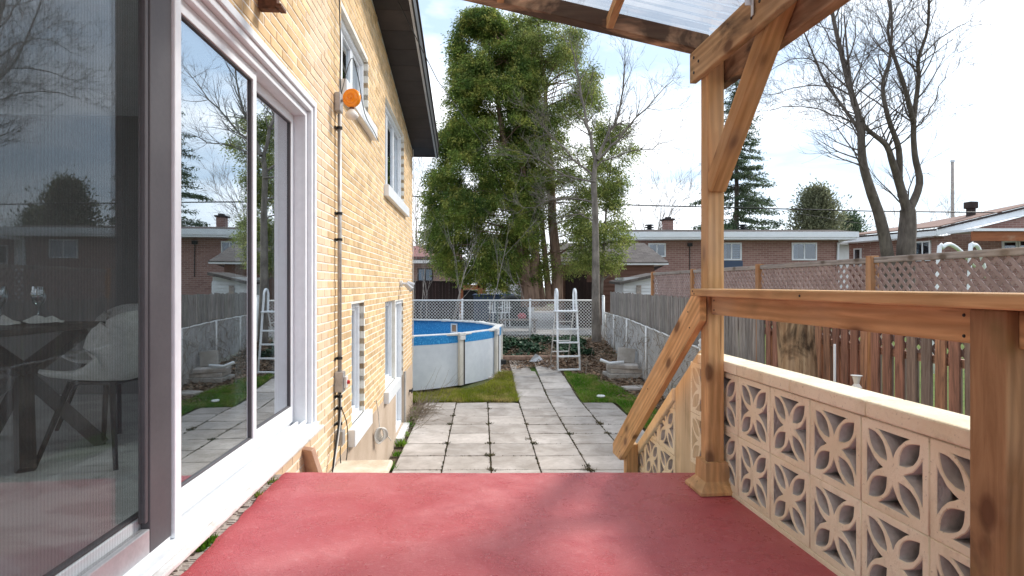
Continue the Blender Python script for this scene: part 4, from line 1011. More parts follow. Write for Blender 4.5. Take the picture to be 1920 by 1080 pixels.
for _ in range(650):
    s = random.uniform(.3, 12.6); q = p0 + dd * s; z = random.uniform(0, 1) ** 1.2; pt = Vector((q.x + random.uniform(-.06, .05), q.y, sbz(s) + z * (stz(s) - sbz(s)))); pts = [pt.copy()]
    dv = Vector((random.uniform(-.3, .3), random.uniform(-1, 1), random.uniform(-.5, 1))).normalized()
    for _k in range(4): dv = (dv + Vector((random.uniform(-.4, .4), random.uniform(-.6, .6), random.uniform(-.6, .5))) * .7).normalized(); pt = pt + dv * random.uniform(.06, .16); pt.x = q.x + max(-.12, min(.1, pt.x - q.x)); pt.z = min(pt.z, stz(s) + .05); pts.append(pt.copy())
    tw.tube(pts, [.007, .006, .005, .004, .003], 3, cap=False)
tag(tw.build('dry_vines', M['twig']), 'dry grey vines tangled through the side chain link fence', kind='stuff')

# ------------------------------------------------------------------ picket and lattice fence
pf = empty('picket_fence', (0, 0, 0)); tag(pf, 'tall board fence with plum lattice top and orange posts on the right', 'fence')
FA, FB = 4.25, -.06
fr = math.atan(-FB)
def fx(y): return FA + FB * y
gm = Matrix.Translation((0, 0, 0))
def pk_mesh(w_, h_, t_=.018):
    m = MB(); m.add([(-t_ / 2, -w_ / 2, 0), (t_ / 2, -w_ / 2, 0), (t_ / 2, w_ / 2, 0), (-t_ / 2, w_ / 2, 0), (-t_ / 2, -w_ / 2, h_), (t_ / 2, -w_ / 2, h_), (t_ / 2, w_ / 2, h_), (-t_ / 2, w_ / 2, h_)], BOXF); me = bpy.data.meshes.new('picket'); me.from_pydata(m.v, [], m.f); return me
pkb = pk_mesh(.115, 1.72); pkb.materials.append(M['picket_brown']); pkg = pk_mesh(.095, 1.66); pkg.materials.append(M['picket_grey'])
y = 1.4; i = 0; prr = random.Random(9)
while y < 18.9:
    grey = y > 8.75; step = .125 if grey else .178
    zb = max(.36, gz(fx(y) - .1, y)) 
    zt_ = (2.10 if y < 14.5 else 2.12) + prr.uniform(-.02, .02)
    inst(pkg if grey else pkb, 'picket', pf, (fx(y) - .045, y, zb), (prr.uniform(-.008, .008), 0, fr), (1, 1, (zt_ - zb) / (1.66 if grey else 1.72)))
    if not grey and i % 1 == 0: inst(pkb, 'picket', pf, (fx(y) + .045, y + .089, .36), (0, 0, fr), (1, .72, .78))
    y += step * prr.uniform(.96, 1.04); i += 1
posts = [14.46, 11.80, 9.04, 6.47, 3.85, 1.3]
for q, yp in enumerate(posts):
    m = MB(); m.box(-.045, .045, -.045, .045, 0, 2.66 - .3); o = m.build('post', M['fpost'], pf, bevel=.004); o.location = (fx(yp) - .005, yp, .3); o.rotation_euler = (0, 0, fr)
for a_, b_ in zip(posts[1:], posts[:-1]):
    A_ = Vector((fx(a_ + .047), a_ + .047, 0)); B_ = Vector((fx(b_ - .047), b_ - .047, 0)); dv = (B_ - A_); ln = dv.length; dv /= ln
    lat = MB(); z0_, z1_ = 1.70, 2.58; hh = z1_ - z0_
    for sg, xo in ((1, -.004), (-1, .004)):
        k = -hh
        while k < ln + hh:
            s0, s1 = k, k + sg * hh; lo, hi = 0, 1; ds = s1 - s0
            for bnd, side in ((0, 1), (ln, -1)):
                va = (s0 - bnd) * side; vb = (s1 - bnd) * side
                if va < 0 and vb < 0: lo, hi = 1, 0
                elif va < 0: lo = max(lo, va / (va - vb))
                elif vb < 0: hi = min(hi, va / (va - vb))
            if hi - lo > .02:
                pa = A_ + dv * (s0 + ds * lo); pb = A_ + dv * (s0 + ds * hi)
                lat.beam((pa.x + xo, pa.y, z0_ + hh * lo), (pb.x + xo, pb.y, z0_ + hh * hi), .007, .036, (0, 0, 1))
            k += .116
    tag(lat.build('lattice_panel', M['lattice'], pf), kind='stuff')
    m = MB(); m.beam(A_ + Vector((-.0, 0, 2.612)), B_ + Vector((0, 0, 2.612)), .045, .06); m.build('cap_board', M['capgrey'], pf, bevel=.004)
    m = MB(); m.beam(A_ + Vector((0, 0, 1.66)), B_ + Vector((0, 0, 1.66)), .04, .075); m.build('cross_rail', wood('pink_cross_rail', (.34, .17, .12), (.48, .28, .20), DK, 'y'), pf)
    m = MB(); m.beam(A_ + Vector((0, 0, .62)), B_ + Vector((0, 0, .62)), .04, .075); m.build('cross_rail', M['picket_brown'], pf)
A_ = Vector((fx(14.5), 14.5, 0)); B_ = Vector((fx(18.9), 18.9, 0))
for z in (1.95, .9): m = MB(); m.beam(A_ + Vector((0, 0, z)), B_ + Vector((0, 0, z)), .04, .08); m.build('cross_rail', M['picket_grey'], pf)
m = MB()
lx = 3.36; lyy = 7.12
bmv = []; nseg = 18; lev = 26
for k in range(lev):
    z = .0 + 1.98 * k / (lev - 1)
    for j in range(nseg):
        t = 2 * math.pi * j / nseg; r_ = .185 * (1 + .12 * math.cos(2 * t + 1) + .10 * mnoise.noise(Vector((math.cos(t) * 2.2, math.sin(t) * 2.2, z * .8)))) * (1.15 - .1 * z) 
        crease = .22 if abs(((t - 3.9 + math.pi) % (2 * math.pi)) - math.pi) < .35 else 0
        bmv.append((lx + math.cos(t) * r_ * (1 - crease) + .03 * math.sin(z * 2), lyy + math.sin(t) * r_ * (1 - crease), z + (0.05 * mnoise.noise(Vector((j, 0, 0))) if k == lev - 1 else 0)))
m.add(bmv, [(k * nseg + j, k * nseg + (j + 1) % nseg, (k + 1) * nseg + (j + 1) % nseg, (k + 1) * nseg + j) for k in range(lev - 1) for j in range(nseg)] + [tuple((lev - 1) * nseg + j for j in range(nseg))])
tag(m.build('tree_stump', M['log'], smooth=True), 'tall bare tree stump with stripped bark in front of the picket fence', 'stump')
# small things by the fence
pl = P(1565, 700, 5.6); m = MB(); m.tube([(pl.x, 5.6, .2), (pl.x, 5.6, 1.80)], .012, 8); tag(m.build('white_stake', M['white']), 'thin white stake standing before the brown pickets', 'stake')
pl = P(1606, 716, 5.2); sg_ = empty('solar_light', (pl.x, 5.2, .2)); tag(sg_, 'small white solar garden light before the brown pickets', 'garden light')
m = MB(); m.tube([(0, 0, 0), (0, 0, 1.22)], .008, 6); m.build('stem', M['alu'], sg_)
m = MB(); m.lathe([(0, 1.20), (.04, 1.20), (.042, 1.27), (.02, 1.30), (.035, 1.36), (.05, 1.37), (0, 1.35)], (0, 0, 0), 10); m.build('lamp_head', M['bulb'], sg_)
m = MB(); m.lathe([(0, 0), (.16, 0), (.2, .5), (.19, .52), (0, .5)], (0, 0, 0), 18); o = m.build('bucket', M['teal'], smooth=True); o.location = (3.88 + .35, 5.0, .36); tag(o, 'teal plastic tub behind the brown pickets', 'bucket')

# ------------------------------------------------------------------ blocks, tube and litter near the side fence
def blockthing(name, c, s, rz_, mat, label, cat, tilt=(0, 0)):
    m = MB(); m.box(-s[0] / 2, s[0] / 2, -s[1] / 2, s[1] / 2, 0, s[2]); o = m.build(name, mat, bevel=.015); o.location = c; o.rotation_euler = (tilt[0], tilt[1], rz_); tag(o, label, cat); return o
def gp(px, py, Y): 
    q = P(px, py, Y); return Vector((q.x, q.y, gz(q.x, q.y)))
q = gp(1168, 690, 14.6); b0 = q.z
blockthing('concrete_slab', (q.x, 14.6, b0 - .02), (.85, .6, .11), .15, M['conc'], 'lowest slab of the concrete stack beside the side fence', 'slab')
blockthing('concrete_slab', (q.x + .03, 14.63, b0 + .095), (.76, .56, .10), .05, M['paver'], 'middle slab of the concrete stack beside the side fence', 'slab')
blockthing('concrete_slab', (q.x - .02, 14.6, b0 + .20), (.74, .55, .09), -.12, M['paver'], 'topmost slab of the concrete stack beside the side fence', 'slab')
blockthing('concrete_block', (q.x + .1, 14.78, b0 + .295), (.42, .12, .36), .0, M['conc'], 'rough grey concrete block standing upright on the slab stack', 'block', (R(-8), R(6)))
m = MB(); m.tube([(q.x - .58, 14.35, b0 + .42), (q.x - .36, 14.4, b0 + .33), (q.x - .02, 14.38, b0 + .36)], .038, 10); tag(m.build('bent_pipe', M['white'], smooth=True), 'bent white plastic pipe lying on the slab stack', 'pipe')
q = gp(1190, 712, 13.3); blockthing('flat_stone', (q.x, 13.3, q.z), (.5, .35, .06), .3, M['paver'], 'pale flat stone half buried in leaves near the side fence', 'stone')
q = gp(1005, 672, 16.4); m = MB(); m.box(-1.1, 1.0, -.07, .07, 0, .13); o = m.build('garden_log', M['bark_brown'], bevel=.03); o.location = (q.x - .1, 16.6, q.z - .02); tag(o, 'dark timber edging lying across the end of the path', 'log')
m = MB(); m.add([(-.2, -.08, 0), (.2, -.05, .0), (.16, .12, .02), (-.15, .1, 0), (-.02, 0, .2), (.1, .02, .14)], [(0, 1, 5, 4), (1, 2, 5), (2, 3, 4, 5), (3, 0, 4), (3, 2, 1, 0)]); o = m.build('crumpled_sheet', M['alu']); o.location = (q.x, 16.25, q.z); tag(o, 'crumpled grey sheet lying beside the timber edging', 'sheet')
o = blockthing('black_box', (gp(940, 680, 15.9).x, 15.9, .26), (.22, .2, .12), .4, M['black'], 'small black box by the pool edge at the end of the path', 'box')
q = gp(1124, 740, 12.6); m = MB(); m.lathe([(0, .0), (.05, .0), (.09, .03), (.085, .05), (0, .02)], (0, 0, 0), 10); o = m.build('plastic_scrap', M['white']); o.location = (q.x, 12.4, q.z + .02); tag(o, 'small white plastic scrap lying on the green lawn', 'litter')
q = gp(1113, 672, 15.4)
# scatter leaves
def scatter(name, n, region, size, mat, label, up=.5, zoff=0.0, zr=.03, accept=None):
    vs = []; cnt = 0
    while cnt < n:
        x = random.uniform(region[0], region[1]); y = random.uniform(region[2], region[3])
        if accept and not accept(x, y): continue
        z = gz(x, y) + zoff + random.uniform(0, zr); s = size * random.uniform(.5, 1.3); a_ = random.uniform(0, 6.28)
        t1 = Vector((math.cos(a_), math.sin(a_), random.uniform(-up, up))).normalized(); nr = Vector((random.gauss(0, up), random.gauss(0, up), 1)).normalized(); t2 = nr.cross(t1)
        c0 = Vector((x, y, z)); vs += [c0 - t1 * s, c0 + t2 * s * .55, c0 + t1 * s, c0 - t2 * s * .55]; cnt += 1
    o = obj(name, vs, [(4 * i, 4 * i + 1, 4 * i + 2, 4 * i + 3) for i in range(n)], mat); tag(o, label, kind='stuff'); return o
def edge_r(x, y): return x > float(np.interp(y, [7, 10.2, 12.5, 14.4, 15.2], [2.7, 2.65, 2.35, 1.95, 1.2])) + random.gauss(0, .12)
scatter('leaf_litter', 9000, (1.2, 3.25, 7, 16.5), .045, M['leafdry'], 'dry brown leaf litter beside the side fence', .6, -.02, .05, edge_r)
scatter('leaf_litter', 7000, (-.6, 3.0, 15.2, 19.7), .05, M['leafdry'], 'brown fallen leaves at the foot of the back fence', .6, -.02, .08, lambda x, y: not (x < .9 and y < 15.6))
scatter('ivy_ground_cover', 9000, (-.5, 2.3, 16.9, 19.6), .06, M['leafdark'], 'dark green ivy covering the bank below the back fence', .7, .0, .18, lambda x, y: mnoise.noise(Vector((x * 1.4, y * 1.1, 3))) > .0 + random.gauss(0, .08))
tw = MB()
for _ in range(900):
    if random.random() < .55: x, y = random.uniform(1.6, 3.2), random.uniform(7.5, 16)
    else: x, y = random.uniform(-.5, 3), random.uniform(16, 19.6)
    if y < 15.5 and not edge_r(x, y): continue
    pt = Vector((x, y, gz(x, y))); pts = [pt.copy()]; dv = Vector((random.uniform(-1, 1), random.uniform(-1, 1), random.uniform(.0, .9))).normalized()
    for _k in range(3): dv = (dv + Vector((random.uniform(-.4, .4), random.uniform(-.4, .4), random.uniform(-.5, .2)))).normalized(); pt = pt + dv * random.uniform(.06, .16); pts.append(pt.copy())
    tw.tube(pts, [.006, .005, .004, .002], 3, cap=False)
tag(tw.build('twigs', M['twig']), 'dry twigs strewn along the side and back fences', kind='stuff')
# dry shrub and weeds at house corner
tw = MB()
for _ in range(150):
    pt = Vector((random.gauss(-1.72, .10), random.gauss(10.9, .45), 0)); pts = [pt.copy()]; dv = Vector((random.uniform(-.1, .8), random.uniform(-.7, .7), random.uniform(.3, 1.3))).normalized()
    for _k in range(5): dv = (dv + Vector((random.uniform(-.3, .4), random.uniform(-.4, .4), random.uniform(-.55, .15)))).normalized(); pt = pt + dv * random.uniform(.05, .13); pt.z = max(pt.z, .01); pts.append(pt.copy())
    tw.tube(pts, [.004, .004, .0035, .003, .002, .0015], 3, cap=False)
tag(tw.build('dry_shrub', M['twig']), 'dead tangled shrub at the far corner of the brick house', 'shrub')
tw = MB()
for _ in range(8):
    pt = Vector((random.gauss(-1.55, .08), random.gauss(11.5, .2), 0)); pts = [pt.copy()]; dv = Vector((random.uniform(.2, .7), random.uniform(-.2, .2), 1.2)).normalized()
    for _k in range(6): dv = (dv + Vector((random.uniform(-.15, .25), random.uniform(-.2, .2), random.uniform(-.1, .1)))).normalized(); pt = pt + dv * .14; pts.append(pt.copy())
    tw.tube(pts, [.004, .004, .0035, .003, .0025, .002, .001], 3, cap=False)
tag(tw.build('tall_stems', M['twig']), 'a few tall thin dry stems in front of the pool wall', 'stems')
wd = MB()
for (u, n_, r_, h_) in ((7.75, 120, .07, .13), (8.4, 50, .06, .08), (8.9, 80, .08, .13), (9.5, 60, .08, .09), (10.1, 90, .09, .12), (10.7, 60, .1, .1), (11.3, 60, .1, .12)):
    c0 = hw(.10, u, 0); tuft(wd, c0.x, c0.y, -.02, r_, n_, h_, .010)
tag(wd.build('weeds', M['grass']), 'green weeds growing along the base of the house wall', kind='stuff')

# ------------------------------------------------------------------ trees
def leafcards(centers, dirs, per, spread, length, width, drop, seed=1, along=1.0):
    """numpy: sprays of small leaf quads"""
    r_ = np.random.default_rng(seed); n = len(centers) * per
    c0 = np.repeat(np.array(centers), per, 0); d0 = np.repeat(np.array(dirs), per, 0)
    c0 = c0 + r_.normal(0, 1, (n, 3)) * np.array(spread) + d0 * r_.uniform(-1, 1, (n, 1)) * spread[0] * along
    t = d0 * .8 + np.repeat(r_.normal(0, .45, (len(centers), 3)), per, 0) + r_.normal(0, .33, (n, 3)); t[:, 2] -= drop; t /= np.linalg.norm(t, axis=1, keepdims=True)
    q = r_.normal(0, 1, (n, 3)); b = np.cross(t, q); b /= np.linalg.norm(b, axis=1, keepdims=True)
    ln = length * r_.uniform(.5, 1.4, (n, 1)); wd_ = width * r_.uniform(.6, 1.3, (n, 1))
    V = np.empty((n, 4, 3)); V[:, 0] = c0; V[:, 1] = c0 + t * ln * .5 + b * wd_; V[:, 2] = c0 + t * ln; V[:, 3] = c0 + t * ln * .5 - b * wd_
    return V.reshape(-1, 3), n
def fastquads(name, V, n, mat, parent):
    me = bpy.data.meshes.new(name); me.vertices.add(n * 4); me.vertices.foreach_set('co', V.ravel()); me.loops.add(n * 4); me.loops.foreach_set('vertex_index', np.arange(n * 4, dtype=np.int32))
    me.polygons.add(n); me.polygons.foreach_set('loop_start', np.arange(0, n * 4, 4, dtype=np.int32)); me.polygons.foreach_set('loop_total', np.full(n, 4, dtype=np.int32))
    me.update(calc_edges=True); me.materials.append(mat); o = bpy.data.objects.new(name, me); C.objects.link(o)
    if parent: o.parent = parent
    return o
def smoothpath(pts, steps=4):
    q = []
    for i in range(len(pts) - 1):
        p0, p1, p2, p3 = pts[max(i - 1, 0)], pts[i], pts[i + 1], pts[min(i + 2, len(pts) - 1)]
        for k in range(steps):
            t = k / steps; q.append(.5 * ((2 * p1) + (p2 - p0) * t + (2 * p0 - 5 * p1 + 4 * p2 - p3) * t * t + (3 * p1 - p0 - 3 * p2 + p3) * t ** 3))
    q.append(pts[-1].copy()); return q
def wobble(a, b, n, amp, rnd):
    a = Vector(a); b = Vector(b); pts = []; o = Vector((0, 0, 0))
    for i in range(n + 1):
        pts.append(a.lerp(b, i / n) + o); o = o * .8 + Vector((rnd.uniform(-amp, amp), rnd.uniform(-amp, amp), rnd.uniform(-amp, amp) * .4))
    return pts
def grow(mb, p, d, Ln, r, depth, rnd, up=.12, spread=.6, minr=.006, kids=(3, 5), seg=5, sides=5, shrink=.62, wob=.22, first=.3):
    pts = [p.copy()]; rad = [r]; dirs = [d.copy()]
    for i in range(seg):
        d = (d + Vector((rnd.gauss(0, wob), rnd.gauss(0, wob), rnd.gauss(0, wob))) * .5 + Vector((0, 0, up))).normalized()
        p = p + d * Ln / seg; pts.append(p.copy()); dirs.append(d.copy()); rad.append(max(minr * .6, r * (1 - .75 * (i + 1) / seg)))
    mb.tube(pts, rad, max(3, sides), cap=False)
    if depth <= 0: return
    for _ in range(rnd.randint(*kids)):
        t = rnd.uniform(first, 1.0); k = min(seg - 1, int(t * seg)); f = t * seg - k; q = pts[k].lerp(pts[k + 1], min(1, f)); dd = dirs[k + 1]
        side = Vector((rnd.gauss(0, 1), rnd.gauss(0, 1), rnd.gauss(0, .7))); side = (side - dd * side.dot(dd)).normalized()
        nd = (dd + side * spread * rnd.uniform(.7, 1.4)).normalized()
        grow(mb, q, nd, Ln * shrink * rnd.uniform(.7, 1.15), max(minr, rad[k] * .6), depth - 1, rnd, up, spread, minr, kids, max(3, seg - 1), sides - 1, shrink, wob, first)

CY = 22.0
def prof_tree(name, label, Y, prof, trunks, nclump, per, mat, bark, seed, leaf=(.11, .026), drop=.45, gap=-.05, cat='tree', depth=.8, spread=(.22, .22, .16), branches=60, group=None):
    """evergreen from an outline (px left, px right per py row) read at distance Y; depth = half-depth as a share of half-width"""
    root = empty(name, (P((prof[-1][1] + prof[-1][2]) / 2, 0, Y).x, Y, .55)); tag(root, label, cat, group)
    rnd = random.Random(seed); org = root.location; tb = MB(); cen = []; dr_ = []
    rows = [(EYE - (p[0] - 534) * Y / F, (p[1] - 960) * Y / F, (p[2] - 960) * Y / F, p[3]) for p in prof]; rows.sort()
    zs = [r_[0] for r_ in rows]; Ls_ = [r_[1] for r_ in rows]; Rs_ = [r_[2] for r_ in rows]; Ds = [r_[3] for r_ in rows]
    paths = []
    for (pts, r0, r1) in trunks:
        q = [P(a[0], a[1], Y + (a[2] if len(a) > 2 else 0)) for a in pts]; fine = []
        for i in range(len(q) - 1):
            for t in (0, .33, .66): fine.append(q[i].lerp(q[i + 1], t) + Vector((rnd.gauss(0, .025), rnd.gauss(0, .025), 0)))
        fine.append(q[-1]); n_ = len(fine); tb.tube([v - org for v in fine], [r0 + (r1 - r0) * i / (n_ - 1) for i in range(n_)], 9); paths.append(fine)
    tries = 0
    while len(cen) < nclump and tries < nclump * 40:
        tries += 1
        z = rnd.uniform(zs[0], zs[-1]); l = np.interp(z, zs, Ls_); r_ = np.interp(z, zs, Rs_); den = np.interp(z, zs, Ds)
        if rnd.random() > den: continue
        cx = (l + r_) / 2; hw_ = (r_ - l) / 2; a_ = rnd.uniform(0, 6.28); rr = (rnd.random() ** .38) * (1 + .14 * mnoise.noise(Vector((math.cos(a_) * 2, math.sin(a_) * 2 + seed, z * 1.1))))
        x = cx + math.cos(a_) * rr * hw_; y = Y + math.sin(a_) * rr * hw_ * depth
        if mnoise.noise(Vector((x * .9 + seed, y * .9, z * 1.1))) < gap: continue
        cen.append((x - org.x, y - org.y, z - org.z)); dr_.append((math.cos(a_ + rnd.gauss(0, .5)), math.sin(a_ + rnd.gauss(0, .5)) * .9, rnd.uniform(-.65, .35)))
    for _ in range(branches):
        c_ = Vector(rnd.choice(cen)); best = rnd.choice(paths); cz = c_.z + org.z
        att = min(best, key=lambda v: abs(v.z - (cz - .35))) - org
        if (c_ - att).length < 6: tb.tube([att, att.lerp(c_, .5) + Vector((rnd.gauss(0, .1), rnd.gauss(0, .1), .1)), c_], [.035, .02, .006], 4, cap=False)
    tb.build('trunk', bark, root, True)
    V, n = leafcards(cen, dr_, per, spread, leaf[0], leaf[1], drop, seed, 2.4); fastquads('crown', V, n, mat, root); return root
# prof rows: (py, left px, right px, density)
prof_tree('cedar_tree', 'large dense green cedar left of the bare trunks behind the back fence', 22.6,
    [(25, 880, 925, .8), (70, 852, 960, 1), (130, 845, 1000, 1), (200, 838, 1015, 1), (280, 824, 1025, 1), (340, 808, 1020, 1), (400, 794, 1012, 1), (450, 800, 1012, .9), (500, 815, 1008, .6), (545, 900, 1000, .45)],
    [([(992, 575), (985, 500), (968, 400), (950, 300), (935, 200), (915, 90)], .30, .04), ([(1005, 575), (1000, 480), (985, 380), (975, 250), (960, 120)], .2, .03)],
    6200, 54, M['cedar'], M['bark_brown'], 11, gap=-.07, branches=80, leaf=(.10, .018), drop=.4, spread=(.105, .105, .085))
prof_tree('cedar_tree', 'sparser cedar with tall reddish trunks right of the dense cedar', 23.2,
    [(30, 960, 1020, .6), (60, 945, 1085, .8), (130, 950, 1120, .8), (220, 960, 1130, .75), (300, 960, 1145, .75), (400, 965, 1150, .6), (480, 975, 1120, .25), (530, 980, 1090, .2)],
    [([(1046, 570), (1042, 480), (1034, 380), (1028, 280), (1020, 160), (1008, 40)], .24, .035), ([(1030, 570), (1022, 480), (1004, 330), (985, 200)], .15, .03), ([(1018, 575), (1010, 500), (1003, 420), (990, 330)], .14, .03)],
    2500, 46, M['cedar2'], M['bark_brown'], 12, gap=.0, branches=130, leaf=(.095, .017), drop=.4, spread=(.105, .105, .085))
prof_tree('young_cedar_tree', 'small light green cedar in front of the brown garage', 21.9,
    [(235, 1130, 1175, .5), (290, 1105, 1200, .5), (330, 1085, 1180, .8), (380, 1080, 1160, .9), (430, 1065, 1180, 1), (470, 1070, 1185, .9), (510, 1085, 1150, .6)],
    [([(1128, 560), (1132, 460), (1140, 360), (1148, 250)], .06, .015)],
    600, 46, M['cedar2'], M['bark_grey'], 13, gap=-.1, branches=30, leaf=(.095, .017), drop=.4, spread=(.105, .105, .085))
# bare deciduous tree in the corner, in front of the fence
bt = empty('bare_tree', (P(1117, 640, 19.2).x, 19.2, .5)); tag(bt, 'bare grey tree with a slim trunk at the corner of the back fence', 'tree')
rnd = random.Random(21); mb = MB(); O = bt.location.copy(); TY = 19.2
tr = [P(1119, 650, TY), P(1117, 560, TY), P(1117, 480, TY), P(1116, 400, TY), P(1113, 340, TY), P(1117, 295, TY)]
mb.tube([v - O for v in tr], [.17, .135, .12, .105, .095, .06], 10, cap=False)
for path, r0 in (([(1117, 300), (1100, 230), (1085, 150), (1070, 80)], .06), ([(1117, 300), (1140, 250), (1165, 200), (1172, 90)], .06), ([(1120, 300), (1160, 260), (1210, 200), (1262, 150)], .045), ([(1115, 330), (1075, 300), (1030, 250), (1000, 215)], .04), ([(1113, 345), (1060, 330), (1010, 300), (985, 290)], .035), ([(1116, 380), (1070, 370), (1020, 378), (970, 400)], .03), ([(1118, 310), (1160, 290), (1220, 275), (1262, 262)], .03), ([(1116, 420), (1090, 400), (1040, 410)], .025)):
    q = [P(a, b, TY + rnd.uniform(-.6, .6) * (i > 0)) for i, (a, b) in enumerate(path)]; fine = []
    for i in range(len(q) - 1):
        for t in (0, .33, .66): fine.append(q[i].lerp(q[i + 1], t) + Vector((rnd.gauss(0, .03), rnd.gauss(0, .05), rnd.gauss(0, .03))))
    fine.append(q[-1]); n_ = len(fine); rad = [r0 * (1 - .8 * i / (n_ - 1)) for i in range(n_)]; mb.tube([v - O for v in fine], rad, 6, cap=False)
    for i in range(2, n_):
        for _ in range(3):
            dd = (fine[i] - fine[i - 1]).normalized(); s = Vector((rnd.gauss(0, 1), rnd.gauss(0, 1), rnd.gauss(0, 1))); nd = (dd + s.normalized() * .8).normalized()
            grow(mb, fine[i] - O, nd, rnd.uniform(.5, 1.1), rad[i] * .6, 2, rnd, .10, .7, .004, (2, 4), 4, 4)
mb.build('trunk', M['bark_grey'], bt, True)
# thin suckers behind the fence
sk_ = MB(); rnd = random.Random(5)
for px in (780, 790, 796, 845, 852, 915, 1000):
    p_ = P(px, 600, 20.6); grow(sk_, Vector((p_.x, 20.6, .5)), Vector((rnd.uniform(-.1, .1), 0, 1)), rnd.uniform(2.2, 3.6), .022, 2, rnd, .12, .5, .005, (3, 5), 6, 5)
tag(sk_.build('saplings', M['bark_pale']), 'thin leafless saplings standing behind the back fence', kind='stuff')
# big maple in the neighbour's yard
MY = 20.0; mp_ = empty('maple_tree', (P(1680, 480, MY).x, MY, .4)); tag(mp_, 'large leafless maple with several dark stems behind the lattice fence', 'tree'); O = mp_.location.copy()
rnd = random.Random(31); mb = MB()
stems = [([(1678, 600), (1664, 480), (1650, 410), (1630, 350), (1617, 300), (1612, 230), (1595, 170), (1575, 90), (1560, 20), (1548, -80), (1535, -200)], .30, .04),
         ([(1615, 300), (1612, 250), (1580, 200), (1545, 150), (1520, 90), (1490, 20)], .13, .02),
         ([(1694, 600), (1698, 480), (1701, 430), (1702, 402), (1700, 392)], .40, .27),
         ([(1702, 400), (1685, 340), (1672, 300), (1660, 270), (1620, 235), (1600, 180), (1590, 110), (1583, 30)], .24, .03),
         ([(1685, 340), (1685, 280), (1665, 220), (1655, 160), (1668, 110), (1672, 30), (1660, -90)], .17, .03),
         ([(1702, 400), (1724, 345), (1715, 290), (1713, 230), (1722, 150), (1722, 110), (1740, 50), (1742, -40), (1750, -160)], .20, .03),
         ([(1713, 230), (1695, 160), (1678, 110), (1665, 60), (1668, 10), (1640, -60)], .13, .03),
         ([(1716, 240), (1740, 215), (1765, 160), (1778, 120)], .05, .01),
         ([(1612, 235), (1560, 215), (1500, 200), (1440, 205)], .06, .012), ([(1600, 180), (1540, 160), (1490, 165), (1440, 180)], .05, .012),
         ([(1595, 170), (1540, 120), (1490, 110), (1450, 130)], .05, .012), ([(1722, 110), (1780, 60), (1820, 40)], .05, .01), ([(1590, 120), (1550, 60), (1520, 0)], .05, .012)]
for path, r0, r1 in stems:
    q = [P(a, b, MY + max(0, (480 - b) / 480) * 1.3 * math.sin(a * .021 + b * .006)) for (a, b) in path]
    fine = smoothpath(q)
    if r0 < .1:
        for k_ in range(2, len(fine)): fine[k_] = fine[k_] + Vector((rnd.gauss(0, .03), rnd.gauss(0, .05), rnd.gauss(0, .02)))
    n_ = len(fine); rad = [(r0 + (r1 - r0) * (i / (n_ - 1)) ** .6) * (.74 if r0 < .28 else .84) * (1 + .05 * mnoise.noise(fine[i] * 2.5)) for i in range(n_)]; mb.tube([v - O for v in fine], rad, 9 if r0 > .1 else 6, cap=False)
    for i in range(max(3, n_ // 3) if r0 > .1 else 2, n_):
        if fine[i].z < 4.8: continue
        for _ in range(2):
            if rnd.random() < .3: continue
            dd = (fine[i] - fine[i - 1]).normalized(); s = Vector((rnd.gauss(0, 1), rnd.gauss(0, 1), rnd.gauss(0, .5))); nd = (dd * .7 + s.normalized() * .9).normalized()
            grow(mb, fine[i] - O, nd, rnd.uniform(1.0, 2.1) if r0 > .1 else rnd.uniform(.7, 1.4), min(.030, rad[i] * .38), 2, rnd, .08, .6, .0042, (3, 6), 5, 4)
mb.build('trunk', M['bark_dark'], mp_, True)
# spruce
def conifer(name, label, px, Y, pytop, pybase, halfw, mat, seed, n_w=26, dens=1.0, group=None, sag=.25):
    root = empty(name, (P(px, 0, Y).x, Y, .6)); tag(root, label, 'tree', group); rnd = random.Random(seed); zt = EYE - (pytop - 534) * Y / F - .6; zb = EYE - (pybase - 534) * Y / F - .6
    W = halfw * Y / F; tb = MB(); tb.tube([(0, 0, 0), (0.05, 0, zt * .5), (0, 0, zt)], [.28, .16, .02], 8); cen = []; dr_ = []
    for k in range(n_w):
        t = (k + rnd.uniform(0, .7)) / n_w; z = zb + (zt - zb) * t; Lb = W * (1 - t) ** .85 + .15
        for j in range(rnd.randint(5, 7)):
            if rnd.random() > dens: continue
            a_ = rnd.uniform(0, 6.28); l = Lb * rnd.uniform(.55, 1.12); tip = Vector((math.cos(a_) * l, math.sin(a_) * l, z - sag * l + .12 * l * l / max(.5, W)))
            tb.tube([(0, 0, z), Vector((tip.x * .5, tip.y * .5, z - sag * l * .6)), tip], [.03, .018, .006], 3, cap=False)
            nb_ = max(2, int(l * 5))
            for m_ in range(nb_):
                f = .2 + .8 * (m_ + rnd.random()) / nb_; cen.append((tip.x * f, tip.y * f, z + (tip.z - z) * f)); dr_.append((math.cos(a_ + rnd.gauss(0, .5)), math.sin(a_ + rnd.gauss(0, .5)), -.25))
    tb.build('trunk', M['bark_dark'], root, True); V, n = leafcards(cen, dr_, 16, (.17, .17, .07), .24, .035, .35, seed); fastquads('crown', V, n, mat, root); return root
conifer('spruce_tree', 'tall thin spruce rising behind the brick bungalow roof', 1380, 46, 120, 440, 84, M['spruce'], 41, 34, 1.0)
prof_tree('round_cedar_tree', 'small olive cedar above the bungalow roof left of the maple', 46, [(362, 1527, 1533, 1), (385, 1508, 1552, 1), (410, 1497, 1562, 1), (440, 1488, 1574, 1)],
    [([(1532, 470), (1532, 420), (1530, 370)], .15, .03)], 420, 30, M['cedar3'], M['bark_grey'], 51, leaf=(.26, .05), gap=-.3, spread=(.3, .3, .35), drop=-.9)
